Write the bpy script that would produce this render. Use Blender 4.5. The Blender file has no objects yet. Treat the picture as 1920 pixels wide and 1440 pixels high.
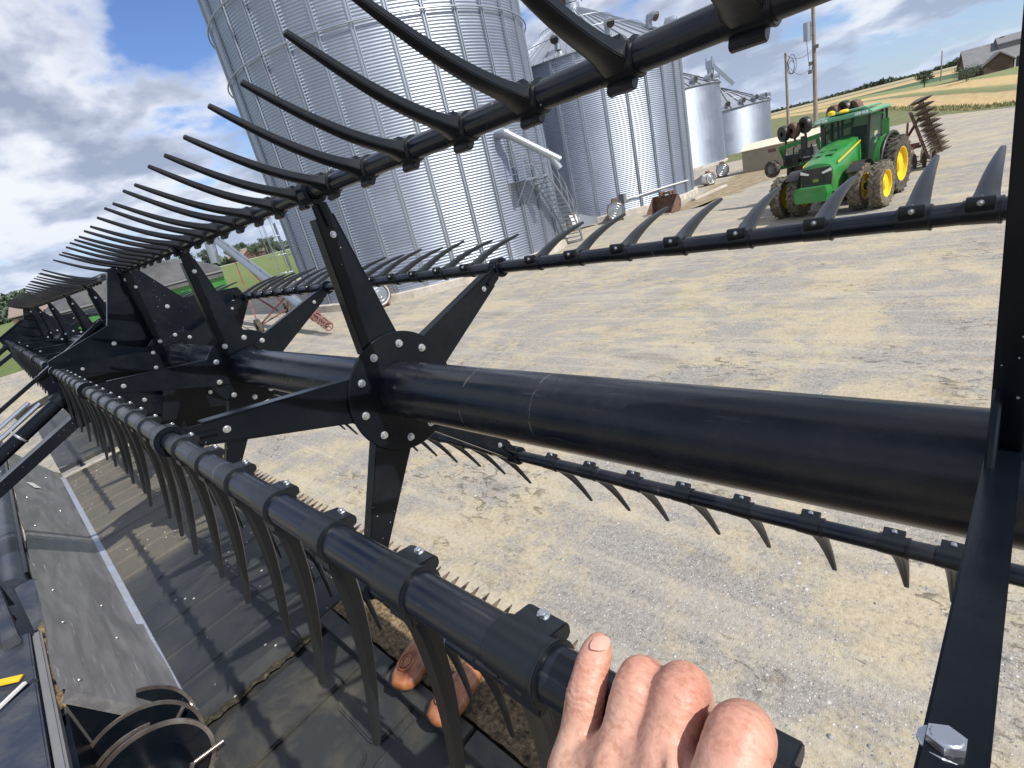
import bpy, bmesh, math, random
import numpy as np
from mathutils import Vector, Matrix, noise
R=math.radians; PI=math.pi
random.seed(7)
scene=bpy.context.scene
COL=scene.collection
# ---------------------------------------------------------------- camera
YAW,PITCH,ROLL,FPX=.8363,.3526,-.2443,978.7
cy,sy,cp,sp=math.cos(YAW),math.sin(YAW),math.cos(PITCH),math.sin(PITCH)
fw=Vector((-sy*cp,cy*cp,-sp)); ri=Vector((cy,sy,0)); up=ri.cross(fw)
RI=ri*math.cos(ROLL)+up*math.sin(ROLL); UP=-ri*math.sin(ROLL)+up*math.cos(ROLL)
CAM=Vector((0,0,3.6))
cd=bpy.data.cameras.new('camera'); cam=bpy.data.objects.new('camera',cd); COL.objects.link(cam)
cd.sensor_width=36; cd.lens=FPX/1920*36; cd.clip_start=.02; cd.clip_end=8000
mw=Matrix((RI,UP,-fw)).transposed().to_4x4(); mw.translation=CAM; cam.matrix_world=mw
scene.camera=cam
def ray(x,y): return RI*((x-960)/FPX)+UP*(-(y-720)/FPX)+fw
def gnd(x,y,z=0):
    m=ray(x,y); return CAM+m*((z-CAM.z)/m.z)
def azel(az,d,z=0): return Vector((d*math.sin(R(az)),d*math.cos(R(az)),z))
# ---------------------------------------------------------------- light
SUN_AZ,SUN_EL=88,46
w=bpy.data.worlds.new('World'); scene.world=w; w.use_nodes=True
nt=w.node_tree; nt.nodes.clear()
def N_(t,typ,**k):
    n=t.nodes.new(typ)
    for a,b in k.items():
        if a=='ins':
            for i,v in b.items(): n.inputs[i].default_value=v
        else: setattr(n,a,b)
    return n
def L_(t,a,b): t.links.new(a,b)
def mth(t,op,a,b=None,c=None,clamp=False):
    n=t.nodes.new('ShaderNodeMath'); n.operation=op; n.use_clamp=clamp
    for i,v in enumerate((a,b,c)):
        if v is None: continue
        if isinstance(v,(int,float)): n.inputs[i].default_value=v
        else: t.links.new(v,n.inputs[i])
    return n.outputs[0]
def ramp(t,f,stops,interp='LINEAR'):
    n=t.nodes.new('ShaderNodeValToRGB'); n.color_ramp.interpolation=interp
    e=n.color_ramp.elements
    while len(e)<len(stops): e.new(.5)
    for i,(p,c) in enumerate(stops):
        e[i].position=p; e[i].color=(*c,1) if len(c)==3 else c
    t.links.new(f,n.inputs[0]); return n.outputs[0]
def mixc(t,f,a,b,bt='MIX'):
    n=t.nodes.new('ShaderNodeMix'); n.data_type='RGBA'; n.blend_type=bt
    for sock,v in ((n.inputs[0],f),(n.inputs[6],a),(n.inputs[7],b)):
        if isinstance(v,(int,float)): sock.default_value=v
        elif isinstance(v,tuple): sock.default_value=(*v,1) if len(v)==3 else v
        else: t.links.new(v,sock)
    return n.outputs[2]
tc=N_(nt,'ShaderNodeTexCoord'); sep=N_(nt,'ShaderNodeSeparateXYZ'); L_(nt,tc.outputs['Generated'],sep.inputs[0])
sky=N_(nt,'ShaderNodeTexSky',sky_type='NISHITA',sun_disc=False,sun_elevation=R(SUN_EL),sun_rotation=R(SUN_AZ),altitude=200,air_density=1.0,dust_density=.6,ozone_density=2.2)
zz=mth(nt,'ADD',mth(nt,'MAXIMUM',sep.outputs[2],0),.27)
cmb=N_(nt,'ShaderNodeCombineXYZ'); L_(nt,mth(nt,'DIVIDE',sep.outputs[0],zz),cmb.inputs[0]); L_(nt,mth(nt,'DIVIDE',sep.outputs[1],zz),cmb.inputs[1])
CLX,CLY=7.3,2.2
mp=N_(nt,'ShaderNodeMapping'); mp.inputs['Location'].default_value=(CLX,CLY,0); L_(nt,cmb.outputs[0],mp.inputs[0])
n1=N_(nt,'ShaderNodeTexNoise',ins={'Scale':1.25,'Detail':11,'Roughness':.55,'Distortion':.12}); L_(nt,mp.outputs[0],n1.inputs[0])
mp2=N_(nt,'ShaderNodeMapping'); mp2.inputs['Location'].default_value=(CLX+.10,CLY+.02,.10); L_(nt,cmb.outputs[0],mp2.inputs[0])
n2=N_(nt,'ShaderNodeTexNoise',ins={'Scale':1.25,'Detail':6,'Roughness':.5,'Distortion':.12}); L_(nt,mp2.outputs[0],n2.inputs[0])
def blob_dir(px,py,pw,amp):
    d=ray(px,py).normalized(); n=N_(nt,'ShaderNodeVectorMath',operation='DOT_PRODUCT'); L_(nt,tc.outputs['Generated'],n.inputs[0]); n.inputs[1].default_value=d
    return mth(nt,'MULTIPLY',mth(nt,'POWER',mth(nt,'MAXIMUM',n.outputs['Value'],0.001),pw),amp)
cv=n1.outputs[0]
for a in ((110,140,26,.10),(120,370,60,.04),(330,20,420,-.20),(470,250,400,-.10),(1250,-20,250,-.06),(230,620,300,-.03),(1640,60,90,.06),(1020,60,700,.05)): cv=mth(nt,'ADD',cv,blob_dir(*a))
cov=ramp(nt,cv,[(.405,(0,0,0)),(.49,(1,1,1))],'EASE')
thick=ramp(nt,mth(nt,'ADD',mth(nt,'MULTIPLY',mth(nt,'SUBTRACT',n1.outputs[0],n2.outputs[0]),1.7),mth(nt,'MULTIPLY',n1.outputs[0],.5)),[(.13,(9.8,10.0,10.4)),(.21,(8.4,8.8,9.8)),(.29,(5.6,6.2,7.7)),(.39,(3.6,4.2,5.7))])
base=mixc(nt,1.0,sky.outputs[0],(.95,1.12,1.5),'MULTIPLY')
hz=mth(nt,'MULTIPLY',mth(nt,'EXPONENT',mth(nt,'MULTIPLY',mth(nt,'MAXIMUM',sep.outputs[2],0),-11)),.6)
skc=mixc(nt,hz,mixc(nt,cov,base,thick),(6.2,7.6,9.8))
bg=N_(nt,'ShaderNodeBackground',ins={'Strength':.068}); L_(nt,skc,bg.inputs[0])
ow=N_(nt,'ShaderNodeOutputWorld'); L_(nt,bg.outputs[0],ow.inputs[0])
sd=bpy.data.lights.new('sun','SUN'); so=bpy.data.objects.new('sun',sd); COL.objects.link(so)
sd.energy=3.8; sd.angle=R(.53); sd.color=(1,.955,.88)
sdir=Vector((math.cos(R(SUN_EL))*math.sin(R(SUN_AZ)),math.cos(R(SUN_EL))*math.cos(R(SUN_AZ)),math.sin(R(SUN_EL))))
so.rotation_euler=sdir.to_track_quat('Z','Y').to_euler(); so.location=(30,0,40)
scene.view_settings.view_transform='Standard'; scene.view_settings.look='None'
scene.view_settings.exposure=.5; scene.view_settings.gamma=1
# ---------------------------------------------------------------- materials
def mat(name,base=(.5,.5,.5),rough=.5,metal=0,fn=None,bump=None,**k):
    m=bpy.data.materials.new(name); m.use_nodes=True; t=m.node_tree
    b=t.nodes['Principled BSDF']; b.inputs['Base Color'].default_value=(*base,1)
    b.inputs['Roughness'].default_value=rough; b.inputs['Metallic'].default_value=metal
    for kk,v in k.items(): b.inputs[kk.replace('_',' ')].default_value=v
    if fn: fn(t,b)
    return m
def obc(t,scale=(1,1,1),world=True):
    if world: g=N_(t,'ShaderNodeNewGeometry').outputs['Position']
    else: g=N_(t,'ShaderNodeTexCoord').outputs['Object']
    mp=N_(t,'ShaderNodeMapping'); mp.inputs['Scale'].default_value=scale; L_(t,g,mp.inputs[0]); return mp.outputs[0]
def nz(t,v,s,d=4,r=.55,dist=0):
    n=N_(t,'ShaderNodeTexNoise',ins={'Scale':s,'Detail':d,'Roughness':r,'Distortion':dist}); L_(t,v,n.inputs[0]); return n.outputs[0]
def bmp(t,b,h,st,dist=.01):
    n=N_(t,'ShaderNodeBump',ins={'Strength':st,'Distance':dist}); L_(t,h,n.inputs['Height']); L_(t,n.outputs[0],b.inputs['Normal'])
def painted(base,dust=(.25,.22,.17),amt=.25,rough=.32,sc=1.0,specks=True,bs=.12,lines=()):
    def f(t,b):
        v=obc(t)
        a=nz(t,v,7*sc,6,.6); g=nz(t,v,60*sc,3,.6)
        d=ramp(t,a,[(.42,(0,0,0)),(.75,(1,1,1))])
        d=mth(t,'MULTIPLY',d,mth(t,'MULTIPLY',g,amt))
        c=mixc(t,d,base,dust)
        if specks:
            vo=N_(t,'ShaderNodeTexVoronoi',ins={'Scale':75.}); L_(t,v,vo.inputs[0])
            s=mth(t,'MULTIPLY',mth(t,'LESS_THAN',vo.outputs[0],mth(t,'MULTIPLY',nz(t,v,30,2),.15)),mth(t,'GREATER_THAN',nz(t,v,4.5,3),.59))
            c=mixc(t,s,c,(.30,.30,.29))
        if lines:
            sx=N_(t,'ShaderNodeSeparateXYZ'); L_(t,v,sx.inputs[0]); wob=nz(t,v,9,3)
            for x0 in lines:
                q=mth(t,'ABSOLUTE',mth(t,'SUBTRACT',mth(t,'MULTIPLY_ADD',wob,.02,sx.outputs[0]),x0+.01))
                s=mth(t,'MULTIPLY',mth(t,'LESS_THAN',q,.0011),mth(t,'GREATER_THAN',nz(t,v,40,4,.7),.47)); c=mixc(t,mth(t,'MULTIPLY',s,.4),c,(.22,.21,.19))
            gr_=ramp(t,nz(t,obc(t,(3,40,40)),4,5,.7),[(.60,(0,0,0)),(.72,(1,1,1))]); c=mixc(t,mth(t,'MULTIPLY',gr_,.10),c,(.35,.33,.30))
        L_(t,c,b.inputs['Base Color'])
        L_(t,mth(t,'ADD',mth(t,'MULTIPLY',a,.28),rough-.12),b.inputs['Roughness'])
        bmp(t,b,nz(t,v,220,3),bs,.0006)
    return f
M={}
M['black']=mat('black_paint',fn=painted((.0035,.0055,.009),(.10,.10,.10),.12,.22),Specular_IOR_Level=.2)
M['tube']=mat('tube_paint',fn=painted((.0045,.0075,.015),(.16,.14,.12),.24,.24,1.4,lines=(-.635,-.485)),Specular_IOR_Level=.4)
M['tine']=mat('tine_plastic',(.005,.007,.010),.36,fn=lambda t,b:bmp(t,b,nz(t,obc(t),160,3),.25,.0008))
M['zinc']=mat('zinc_bolt',(.62,.64,.66),.33,.9,fn=lambda t,b:bmp(t,b,nz(t,obc(t),140,3),.4,.001))
M['chrome']=mat('chrome_rod',(.75,.76,.78),.16,1)
def rubber(t,b):
    v=obc(t); a=nz(t,v,3.0,6,.62,.6); g=nz(t,obc(t,(6,60,20)),2,5,.6)
    sx=N_(t,'ShaderNodeSeparateXYZ'); L_(t,v,sx.inputs[0])
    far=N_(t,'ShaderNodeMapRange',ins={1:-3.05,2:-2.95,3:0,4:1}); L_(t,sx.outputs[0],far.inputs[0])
    dd=mth(t,'MULTIPLY',mth(t,'SUBTRACT',1,far.outputs[0]),.42)  # left stretch of belt made lighter: dust plus sun glare put into the colour
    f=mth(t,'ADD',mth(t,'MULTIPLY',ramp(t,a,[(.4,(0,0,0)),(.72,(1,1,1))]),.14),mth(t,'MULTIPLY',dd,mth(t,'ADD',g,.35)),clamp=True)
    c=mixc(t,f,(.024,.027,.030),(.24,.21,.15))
    vo=N_(t,'ShaderNodeTexVoronoi',ins={'Scale':26.}); L_(t,v,vo.inputs[0])
    s=mth(t,'MULTIPLY',mth(t,'LESS_THAN',vo.outputs[0],.13),mth(t,'GREATER_THAN',nz(t,v,5,2),.55))
    L_(t,mixc(t,s,c,(.5,.48,.42)),b.inputs['Base Color'])
    L_(t,mth(t,'ADD',mth(t,'MULTIPLY',f,.35),.38),b.inputs['Roughness']); bmp(t,b,nz(t,v,90,4),.2,.002)
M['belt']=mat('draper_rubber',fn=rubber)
def mat_rub(t,b):
    v=obc(t); a=nz(t,v,5.0,7,.66,.4)
    f=ramp(t,a,[(.46,(0,0,0)),(.74,(1,1,1))])
    L_(t,mixc(t,mth(t,'MULTIPLY',f,.45),(.030,.032,.033),(.20,.17,.11)),b.inputs['Base Color']); b.inputs['Roughness'].default_value=.45
    bmp(t,b,nz(t,v,120,4),.3,.002)
M['mat']=mat('floor_rubber',fn=mat_rub)
def worn(t,b):
    v=obc(t); a=nz(t,obc(t,(1.5,8,8)),2.2,7,.65,.5); c2=nz(t,obc(t,(2,30,30)),3,5,.7)
    c=mixc(t,ramp(t,a,[(.4,(0,0,0)),(.7,(1,1,1))]),(.155,.152,.155),(.27,.265,.262))
    c=mixc(t,ramp(t,c2,[(.63,(0,0,0)),(.70,(1,1,1))]),c,(.46,.44,.40))
    L_(t,c,b.inputs['Base Color']); L_(t,mth(t,'ADD',mth(t,'MULTIPLY',a,.3),.2),b.inputs['Roughness']); bmp(t,b,a,.1,.003)
M['sheet']=mat('worn_sheet_steel',metal=.25,fn=worn)
M['strip']=mat('edge_strip',fn=painted((.42,.46,.55),(.30,.22,.13),1.0,.35,3,False),metal=.3)
M['navy']=mat('dark_blue_paint',fn=painted((.030,.038,.058),(.22,.20,.17),.5,.3,2))
M['dirt']=mat('dried_crop_dirt',fn=lambda t,b:(L_(t,ramp(t,nz(t,obc(t),70,6,.7),[(.35,(.04,.03,.018)),(.5,(.17,.12,.06)),(.7,(.36,.28,.16))]),b.inputs['Base Color']),bmp(t,b,nz(t,obc(t),90,6,.7),.8,.01)),rough=.95)
M['dirtd']=mat('dark_crop_dirt',fn=lambda t,b:(L_(t,ramp(t,nz(t,obc(t),60,6,.7),[(.35,(.012,.012,.010)),(.55,(.05,.042,.022)),(.75,(.20,.16,.09))]),b.inputs['Base Color']),bmp(t,b,nz(t,obc(t),90,6,.7),.8,.01)),rough=.9)
M['copper']=mat('rust_brown_cast',fn=lambda t,b:(L_(t,ramp(t,nz(t,obc(t),25,5,.6),[(.35,(.16,.055,.022)),(.5,(.33,.115,.045)),(.7,(.42,.19,.09))]),b.inputs['Base Color']),bmp(t,b,nz(t,obc(t),60,3),.2,.003)),rough=.3,Coat_Weight=.4)
M['guard']=mat('guard_steel',fn=lambda t,b:L_(t,ramp(t,nz(t,obc(t),30,4),[(.35,(.07,.045,.03)),(.6,(.19,.13,.09))]),b.inputs['Base Color']),rough=.5,metal=.4)
M['rimsteel']=mat('worn_flight_steel',fn=lambda t,b:L_(t,ramp(t,nz(t,obc(t),9,5,.6),[(.35,(.13,.10,.09)),(.55,(.24,.21,.19)),(.7,(.40,.38,.37))]),b.inputs['Base Color']),rough=.28,metal=.7)
M['yellow']=mat('yellow_marker',(.85,.52,.02),.4,fn=lambda t,b:bmp(t,b,nz(t,obc(t),50,3),.2,.001))
M['grey']=mat('grey_paint',fn=painted((.16,.165,.175),(.3,.27,.2),.5,.4))
def galv(t,b,base=(.37,.415,.50),uv=True,bw=2.3,bh=1.12,rough=.43):
    if uv:
        u=N_(t,'ShaderNodeUVMap').outputs[0]
        br=N_(t,'ShaderNodeTexBrick',offset=.5,ins={'Color1':(0,0,0,1),'Color2':(1,1,1,1),'Mortar':(.5,.5,.5,1),'Scale':1.0,'Mortar Size':.0,'Bias':0.,'Brick Width':bw,'Row Height':bh}); L_(t,u,br.inputs[0])
        k=br.outputs[0]
    else: k=nz(t,obc(t),.6,2)
    v=obc(t); a=nz(t,obc(t,(1,1,.25)),1.3,6,.6); g=nz(t,v,18,3,.6)
    f=mth(t,'ADD',mth(t,'MULTIPLY',k,.18),mth(t,'ADD',mth(t,'MULTIPLY',a,.6),mth(t,'MULTIPLY',g,.2)))
    L_(t,mixc(t,f,tuple(c*.74 for c in base),tuple(min(1,c*1.22) for c in base)),b.inputs['Base Color'])
    L_(t,mth(t,'ADD',mth(t,'MULTIPLY',f,.22),rough-.06),b.inputs['Roughness'])
M['galv']=mat('galvanized_wall',metal=.95,fn=galv)
M['galv2']=mat('galvanized_parts',metal=.8,fn=lambda t,b:galv(t,b,(.40,.44,.49),False,rough=.38))
M['roofg']=mat('galvanized_roof',metal=.8,fn=lambda t,b:galv(t,b,(.52,.54,.57),False,rough=.34))
M['concrete']=mat('concrete',fn=lambda t,b:(L_(t,ramp(t,nz(t,obc(t),2.5,7,.6),[(.3,(.36,.32,.27)),(.7,(.58,.54,.47))]),b.inputs['Base Color']),bmp(t,b,nz(t,obc(t),20,5),.3,.02)),rough=.9)
def paint2(base,rough=.35,amt=.35,dust=(.33,.28,.2)): return painted(base,dust,amt,rough,.25,False,.05)
M['green']=mat('green_paint',fn=paint2((.018,.21,.035),.30,.45),Coat_Weight=.25)
M['green2']=mat('faded_green_paint',fn=paint2((.03,.16,.05),.45))
M['roofgreen']=mat('cab_roof_green',fn=paint2((.15,.40,.25),.3,.2))
M['yel']=mat('rim_yellow',fn=paint2((.80,.55,.01),.4,.3))
M['tyre']=mat('tyre_rubber',fn=painted((.022,.021,.02),(.30,.24,.16),1.1,.75,1.2,False,.3))
M['tyred']=mat('dusty_tyre_rubber',fn=painted((.07,.06,.045),(.36,.30,.2),1.4,.8,1.2,False,.3))
M['blk']=mat('black_plastic',fn=paint2((.016,.017,.018),.4,.3))
M['glass']=mat('cab_glass',(.34,.44,.40),.02,0,fn=None,Transmission_Weight=.93,IOR=1.08)
M['seat']=mat('dark_interior',fn=paint2((.03,.03,.03),.7,.2))
M['lens']=mat('lamp_lens',(.8,.82,.85),.1,.3,fn=lambda t,b:bmp(t,b,nz(t,obc(t),60,1),.1,.002))
M['amber']=mat('amber_beacon',(.9,.55,.03),.3)
M['redp']=mat('faded_red_paint',fn=paint2((.16,.035,.03),.6,.9))
M['pink']=mat('weathered_red_paint',fn=paint2((.26,.12,.105),.7,1.0))
M['disc']=mat('soil_worn_disc_steel',fn=lambda t,b:L_(t,ramp(t,nz(t,obc(t),3,5,.6),[(.3,(.07,.05,.035)),(.6,(.20,.16,.12)),(.8,(.4,.37,.33))]),b.inputs['Base Color']),rough=.4,metal=.5)
M['rust']=mat('rusty_brown_steel',fn=lambda t,b:L_(t,ramp(t,nz(t,obc(t),5,5,.6),[(.3,(.09,.05,.035)),(.7,(.2,.12,.085))]),b.inputs['Base Color']),rough=.7)
M['wood']=mat('weathered_pole_wood',fn=lambda t,b:L_(t,ramp(t,nz(t,obc(t,(8,8,.6)),3,5,.6),[(.3,(.16,.13,.10)),(.7,(.33,.29,.24))]),b.inputs['Base Color']),rough=.9)
M['tan']=mat('tan_siding',fn=lambda t,b:(L_(t,ramp(t,nz(t,obc(t),2,5,.6),[(.3,(.27,.25,.18)),(.7,(.34,.31,.23))]),b.inputs['Base Color'])),rough=.6)
M['cream']=mat('cream_metal_roof',fn=lambda t,b:(L_(t,ramp(t,nz(t,obc(t),1.5,5,.6),[(.3,(.62,.56,.42)),(.7,(.74,.69,.55))]),b.inputs['Base Color'])),rough=.5)
M['white']=mat('white_paint',fn=paint2((.72,.72,.70),.4,.3))
M['cable']=mat('cable_black',(.03,.03,.03),.6,fn=lambda t,b:bmp(t,b,nz(t,obc(t),30,1),.1,.002))
M['tarp']=mat('dark_tarp',fn=lambda t,b:(L_(t,ramp(t,nz(t,obc(t),1.4,6,.6),[(.3,(.045,.045,.048)),(.7,(.12,.12,.12))]),b.inputs['Base Color']),bmp(t,b,nz(t,obc(t),3,4),.6,.06)),rough=.6)
M['brick']=mat('house_brick',fn=lambda t,b:L_(t,ramp(t,nz(t,obc(t),3,6,.7),[(.3,(.085,.055,.045)),(.7,(.14,.095,.075))]),b.inputs['Base Color']),rough=.9)
M['shingle']=mat('grey_shingle',fn=lambda t,b:L_(t,ramp(t,nz(t,obc(t),2,6,.7),[(.3,(.15,.15,.155)),(.7,(.23,.23,.235))]),b.inputs['Base Color']),rough=.85)
M['shingle2']=mat('brown_shingle',fn=lambda t,b:L_(t,ramp(t,nz(t,obc(t),2,6,.7),[(.3,(.17,.13,.11)),(.7,(.28,.22,.19))]),b.inputs['Base Color']),rough=.85)
M['win']=mat('dark_window',(.03,.035,.04),.08)
def leafm(a,bb):
    def f(t,b):
        g=N_(t,'ShaderNodeNewGeometry'); L_(t,mixc(t,g.outputs['Random Per Island'],a,bb),b.inputs['Base Color'])
    return f
M['leaf']=mat('tree_leaves',fn=leafm((.028,.055,.018),(.09,.13,.04)),rough=.6)
M['leafd']=mat('hazed_leaves',fn=leafm((.045,.075,.05),(.09,.13,.075)),rough=.7)  # distance haze mixed into the leaf colours, slightly greyed
M['weed']=mat('dry_weeds',fn=leafm((.16,.17,.06),(.34,.29,.13)),rough=.8)
M['bark']=mat('bark',(.12,.09,.06),.9)
def skin(t,b):
    v=obc(t); a=nz(t,v,38,5,.6); g=nz(t,v,260,4,.65); big=nz(t,v,14,3)
    c=ramp(t,mth(t,'ADD',mth(t,'MULTIPLY',a,.6),mth(t,'MULTIPLY',big,.4)),[(.34,(.48,.245,.175)),(.47,(.575,.34,.245)),(.66,(.655,.435,.325))])
    wv=N_(t,'ShaderNodeTexNoise',ins={'Scale':700.,'Detail':3.}); L_(t,obc(t,(.4,1,1)),wv.inputs[0])
    sp=ramp(t,g,[(.33,(.82,.72,.68)),(.5,(1,1,1))])
    jt=N_(t,'ShaderNodeAttribute',attribute_name='joint'); c=mixc(t,mth(t,'MULTIPLY',jt.outputs['Fac'],mth(t,'MULTIPLY',a,.75)),c,(.60,.20,.14))
    cs_=N_(t,'ShaderNodeAttribute',attribute_name='crease_shade'); c=mixc(t,cs_.outputs['Fac'],c,(.40,.17,.12))  # skin creases darkened: pigment plus shade painted into the folds
    L_(t,mixc(t,1.0,c,sp,'MULTIPLY'),b.inputs['Base Color'])
    cr=nz(t,obc(t,(120,45,45)),2.2,4,.6,1.2)
    h=mth(t,'ADD',mth(t,'MULTIPLY',g,.6),mth(t,'ADD',mth(t,'MULTIPLY',wv.outputs[0],.35),mth(t,'MULTIPLY',a,1.2)))
    bmp(t,b,h,.55,.0011)
M['skin']=mat('skin',rough=.5,fn=skin,Subsurface_Weight=.12,Subsurface_Scale=.01)
bs=M['skin'].node_tree.nodes['Principled BSDF']; bs.inputs['Subsurface Radius'].default_value=(1,.35,.2)
M['nail']=mat('fingernail',(.56,.33,.26),.35,fn=lambda t,b:bmp(t,b,nz(t,obc(t),200,2),.1,.0004))
# ---------------------------------------------------------------- mesh helpers
class MB:
    def __init__(s): s.v=[];s.f=[];s.uv=None
    def add(s,vs,fs):
        o=len(s.v); s.v+= [Vector(p) for p in vs]; s.f+=[tuple(i+o for i in f) for f in fs]; return s
    def box(s,c,d,rot=None,taper=None):
        c=Vector(c); x,y,z=[k/2 for k in d]
        vs=[Vector((a*x,b*y,e*z)) for e in (-1,1) for a,b in ((-1,-1),(1,-1),(1,1),(-1,1))]
        if taper:
            for p in vs[4:]: p.x*=taper[0]; p.y*=taper[1]
        if rot is not None: vs=[rot@p for p in vs]
        return s.add([p+c for p in vs],[(3,2,1,0),(4,5,6,7),(0,1,5,4),(1,2,6,5),(2,3,7,6),(3,0,4,7)])
    def bar(s,a,b,w,h,upv=(0,0,1)):
        a=Vector(a);b=Vector(b);d=b-a;l=d.length;d=d/l;u=Vector(upv)
        if abs(d.dot(u))>.98: u=Vector((1,0,0))
        x=d.cross(u).normalized(); z=x.cross(d)
        rot=Matrix((x,d,z)).transposed()
        return s.box((a+b)/2,(w,l,h),rot)
    def tube(s,pts,r,n=12,cap=True,closed=False):
        pts=[Vector(p) for p in pts]; k=len(pts)
        rs=r if isinstance(r,(list,tuple)) else [r]*k
        vs=[];fs=[];px=None
        for i,p in enumerate(pts):
            if closed: d=pts[(i+1)%k]-pts[i-1]
            else: d=pts[min(i+1,k-1)]-pts[max(i-1,0)]
            d.normalize()
            if px is None:
                u=Vector((0,0,1)) if abs(d.z)<.9 else Vector((1,0,0)); px=d.cross(u).normalized()
            else: px=(px-d*px.dot(d)).normalized()
            py=d.cross(px)
            for j in range(n):
                a=2*PI*j/n; vs.append(p+(px*math.cos(a)+py*math.sin(a))*rs[i])
        m=k if closed else k-1
        for i in range(m):
            for j in range(n):
                a=i*n+j;b=i*n+(j+1)%n;c=((i+1)%k)*n+(j+1)%n;e=((i+1)%k)*n+j
                fs.append((a,b,c,e))
        if cap and not closed: fs.append(tuple(reversed(range(n)))); fs.append(tuple(range((k-1)*n,k*n)))
        return s.add(vs,fs)
    def cyl(s,a,b,r,r2=None,n=16,cap=True): return s.tube([a,b],[r,r if r2 is None else r2],n,cap)
    def prism(s,pts,nrm,th):  # pts 3D polygon, extruded by th along nrm
        nrm=Vector(nrm); a=[Vector(p) for p in pts]; k=len(a)
        vs=a+[p+nrm*th for p in a]
        fs=[tuple(range(k))[::-1],tuple(range(k,2*k))]+[(i,(i+1)%k,(i+1)%k+k,i+k) for i in range(k)]
        return s.add(vs,fs)
    def lathe(s,prof,o,ax,n=24,u=None):   # prof (r,h)
        o=Vector(o);ax=Vector(ax).normalized(); u=Vector((0,0,1)) if abs(ax.z)<.9 else Vector((1,0,0))
        x=ax.cross(u).normalized(); y=ax.cross(x); vs=[];fs=[]
        for r,h in prof:
            for j in range(n):
                a=2*PI*j/n; vs.append(o+ax*h+(x*math.cos(a)+y*math.sin(a))*r)
        for i in range(len(prof)-1):
            for j in range(n):
                fs.append((i*n+j,i*n+(j+1)%n,(i+1)*n+(j+1)%n,(i+1)*n+j))
        return s.add(vs,fs)
    def mesh(s,name,mt,smooth=35,bev=0):
        me=bpy.data.meshes.new(name); me.from_pydata([tuple(p) for p in s.v],[],s.f); me.validate()
        bm=bmesh.new(); bm.from_mesh(me); bmesh.ops.recalc_face_normals(bm,faces=bm.faces)
        if bev: bmesh.ops.bevel(bm,geom=[e for e in bm.edges if len(e.link_faces)==2 and e.calc_face_angle(0)>.6],offset=bev,segments=2,affect='EDGES',clamp_overlap=True)
        bm.to_mesh(me); bm.free()
        if smooth:
            me.polygons.foreach_set('use_smooth',[True]*len(me.polygons)); me.set_sharp_from_angle(angle=R(smooth))
        me.materials.append(mt); return me
    def build(s,name,mt,parent=None,smooth=35,bev=0,**tg):
        me=s.mesh(name,mt,smooth,bev); return link(name,me,parent,**tg)
def tag(o,label=None,cat=None,group=None,kind=None):
    if label: o['label']=label
    if cat: o['category']=cat
    if group: o['group']=group
    if kind: o['kind']=kind
    return o
def link(name,me,parent=None,loc=None,rot=None,label=None,cat=None,group=None,kind=None):
    o=bpy.data.objects.new(name,me); COL.objects.link(o)
    if parent: o.parent=parent
    if loc is not None: o.location=loc
    if rot is not None: o.rotation_euler=rot
    return tag(o,label,cat,group,kind)
def thing(name,label,cat,loc=(0,0,0),rz=0,group=None):
    o=bpy.data.objects.new(name,None); COL.objects.link(o); o.location=loc; o.rotation_euler=(0,0,rz); o.empty_display_size=.3
    return tag(o,label,cat,group)
def kids(o): return [c for c in COL.objects if c.parent==o]
def copy_tree(o,parent=None,ch=None):
    c=o.copy(); COL.objects.link(c); c.parent=parent
    for k in kids(o): copy_tree(k,c)
    return c
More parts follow.
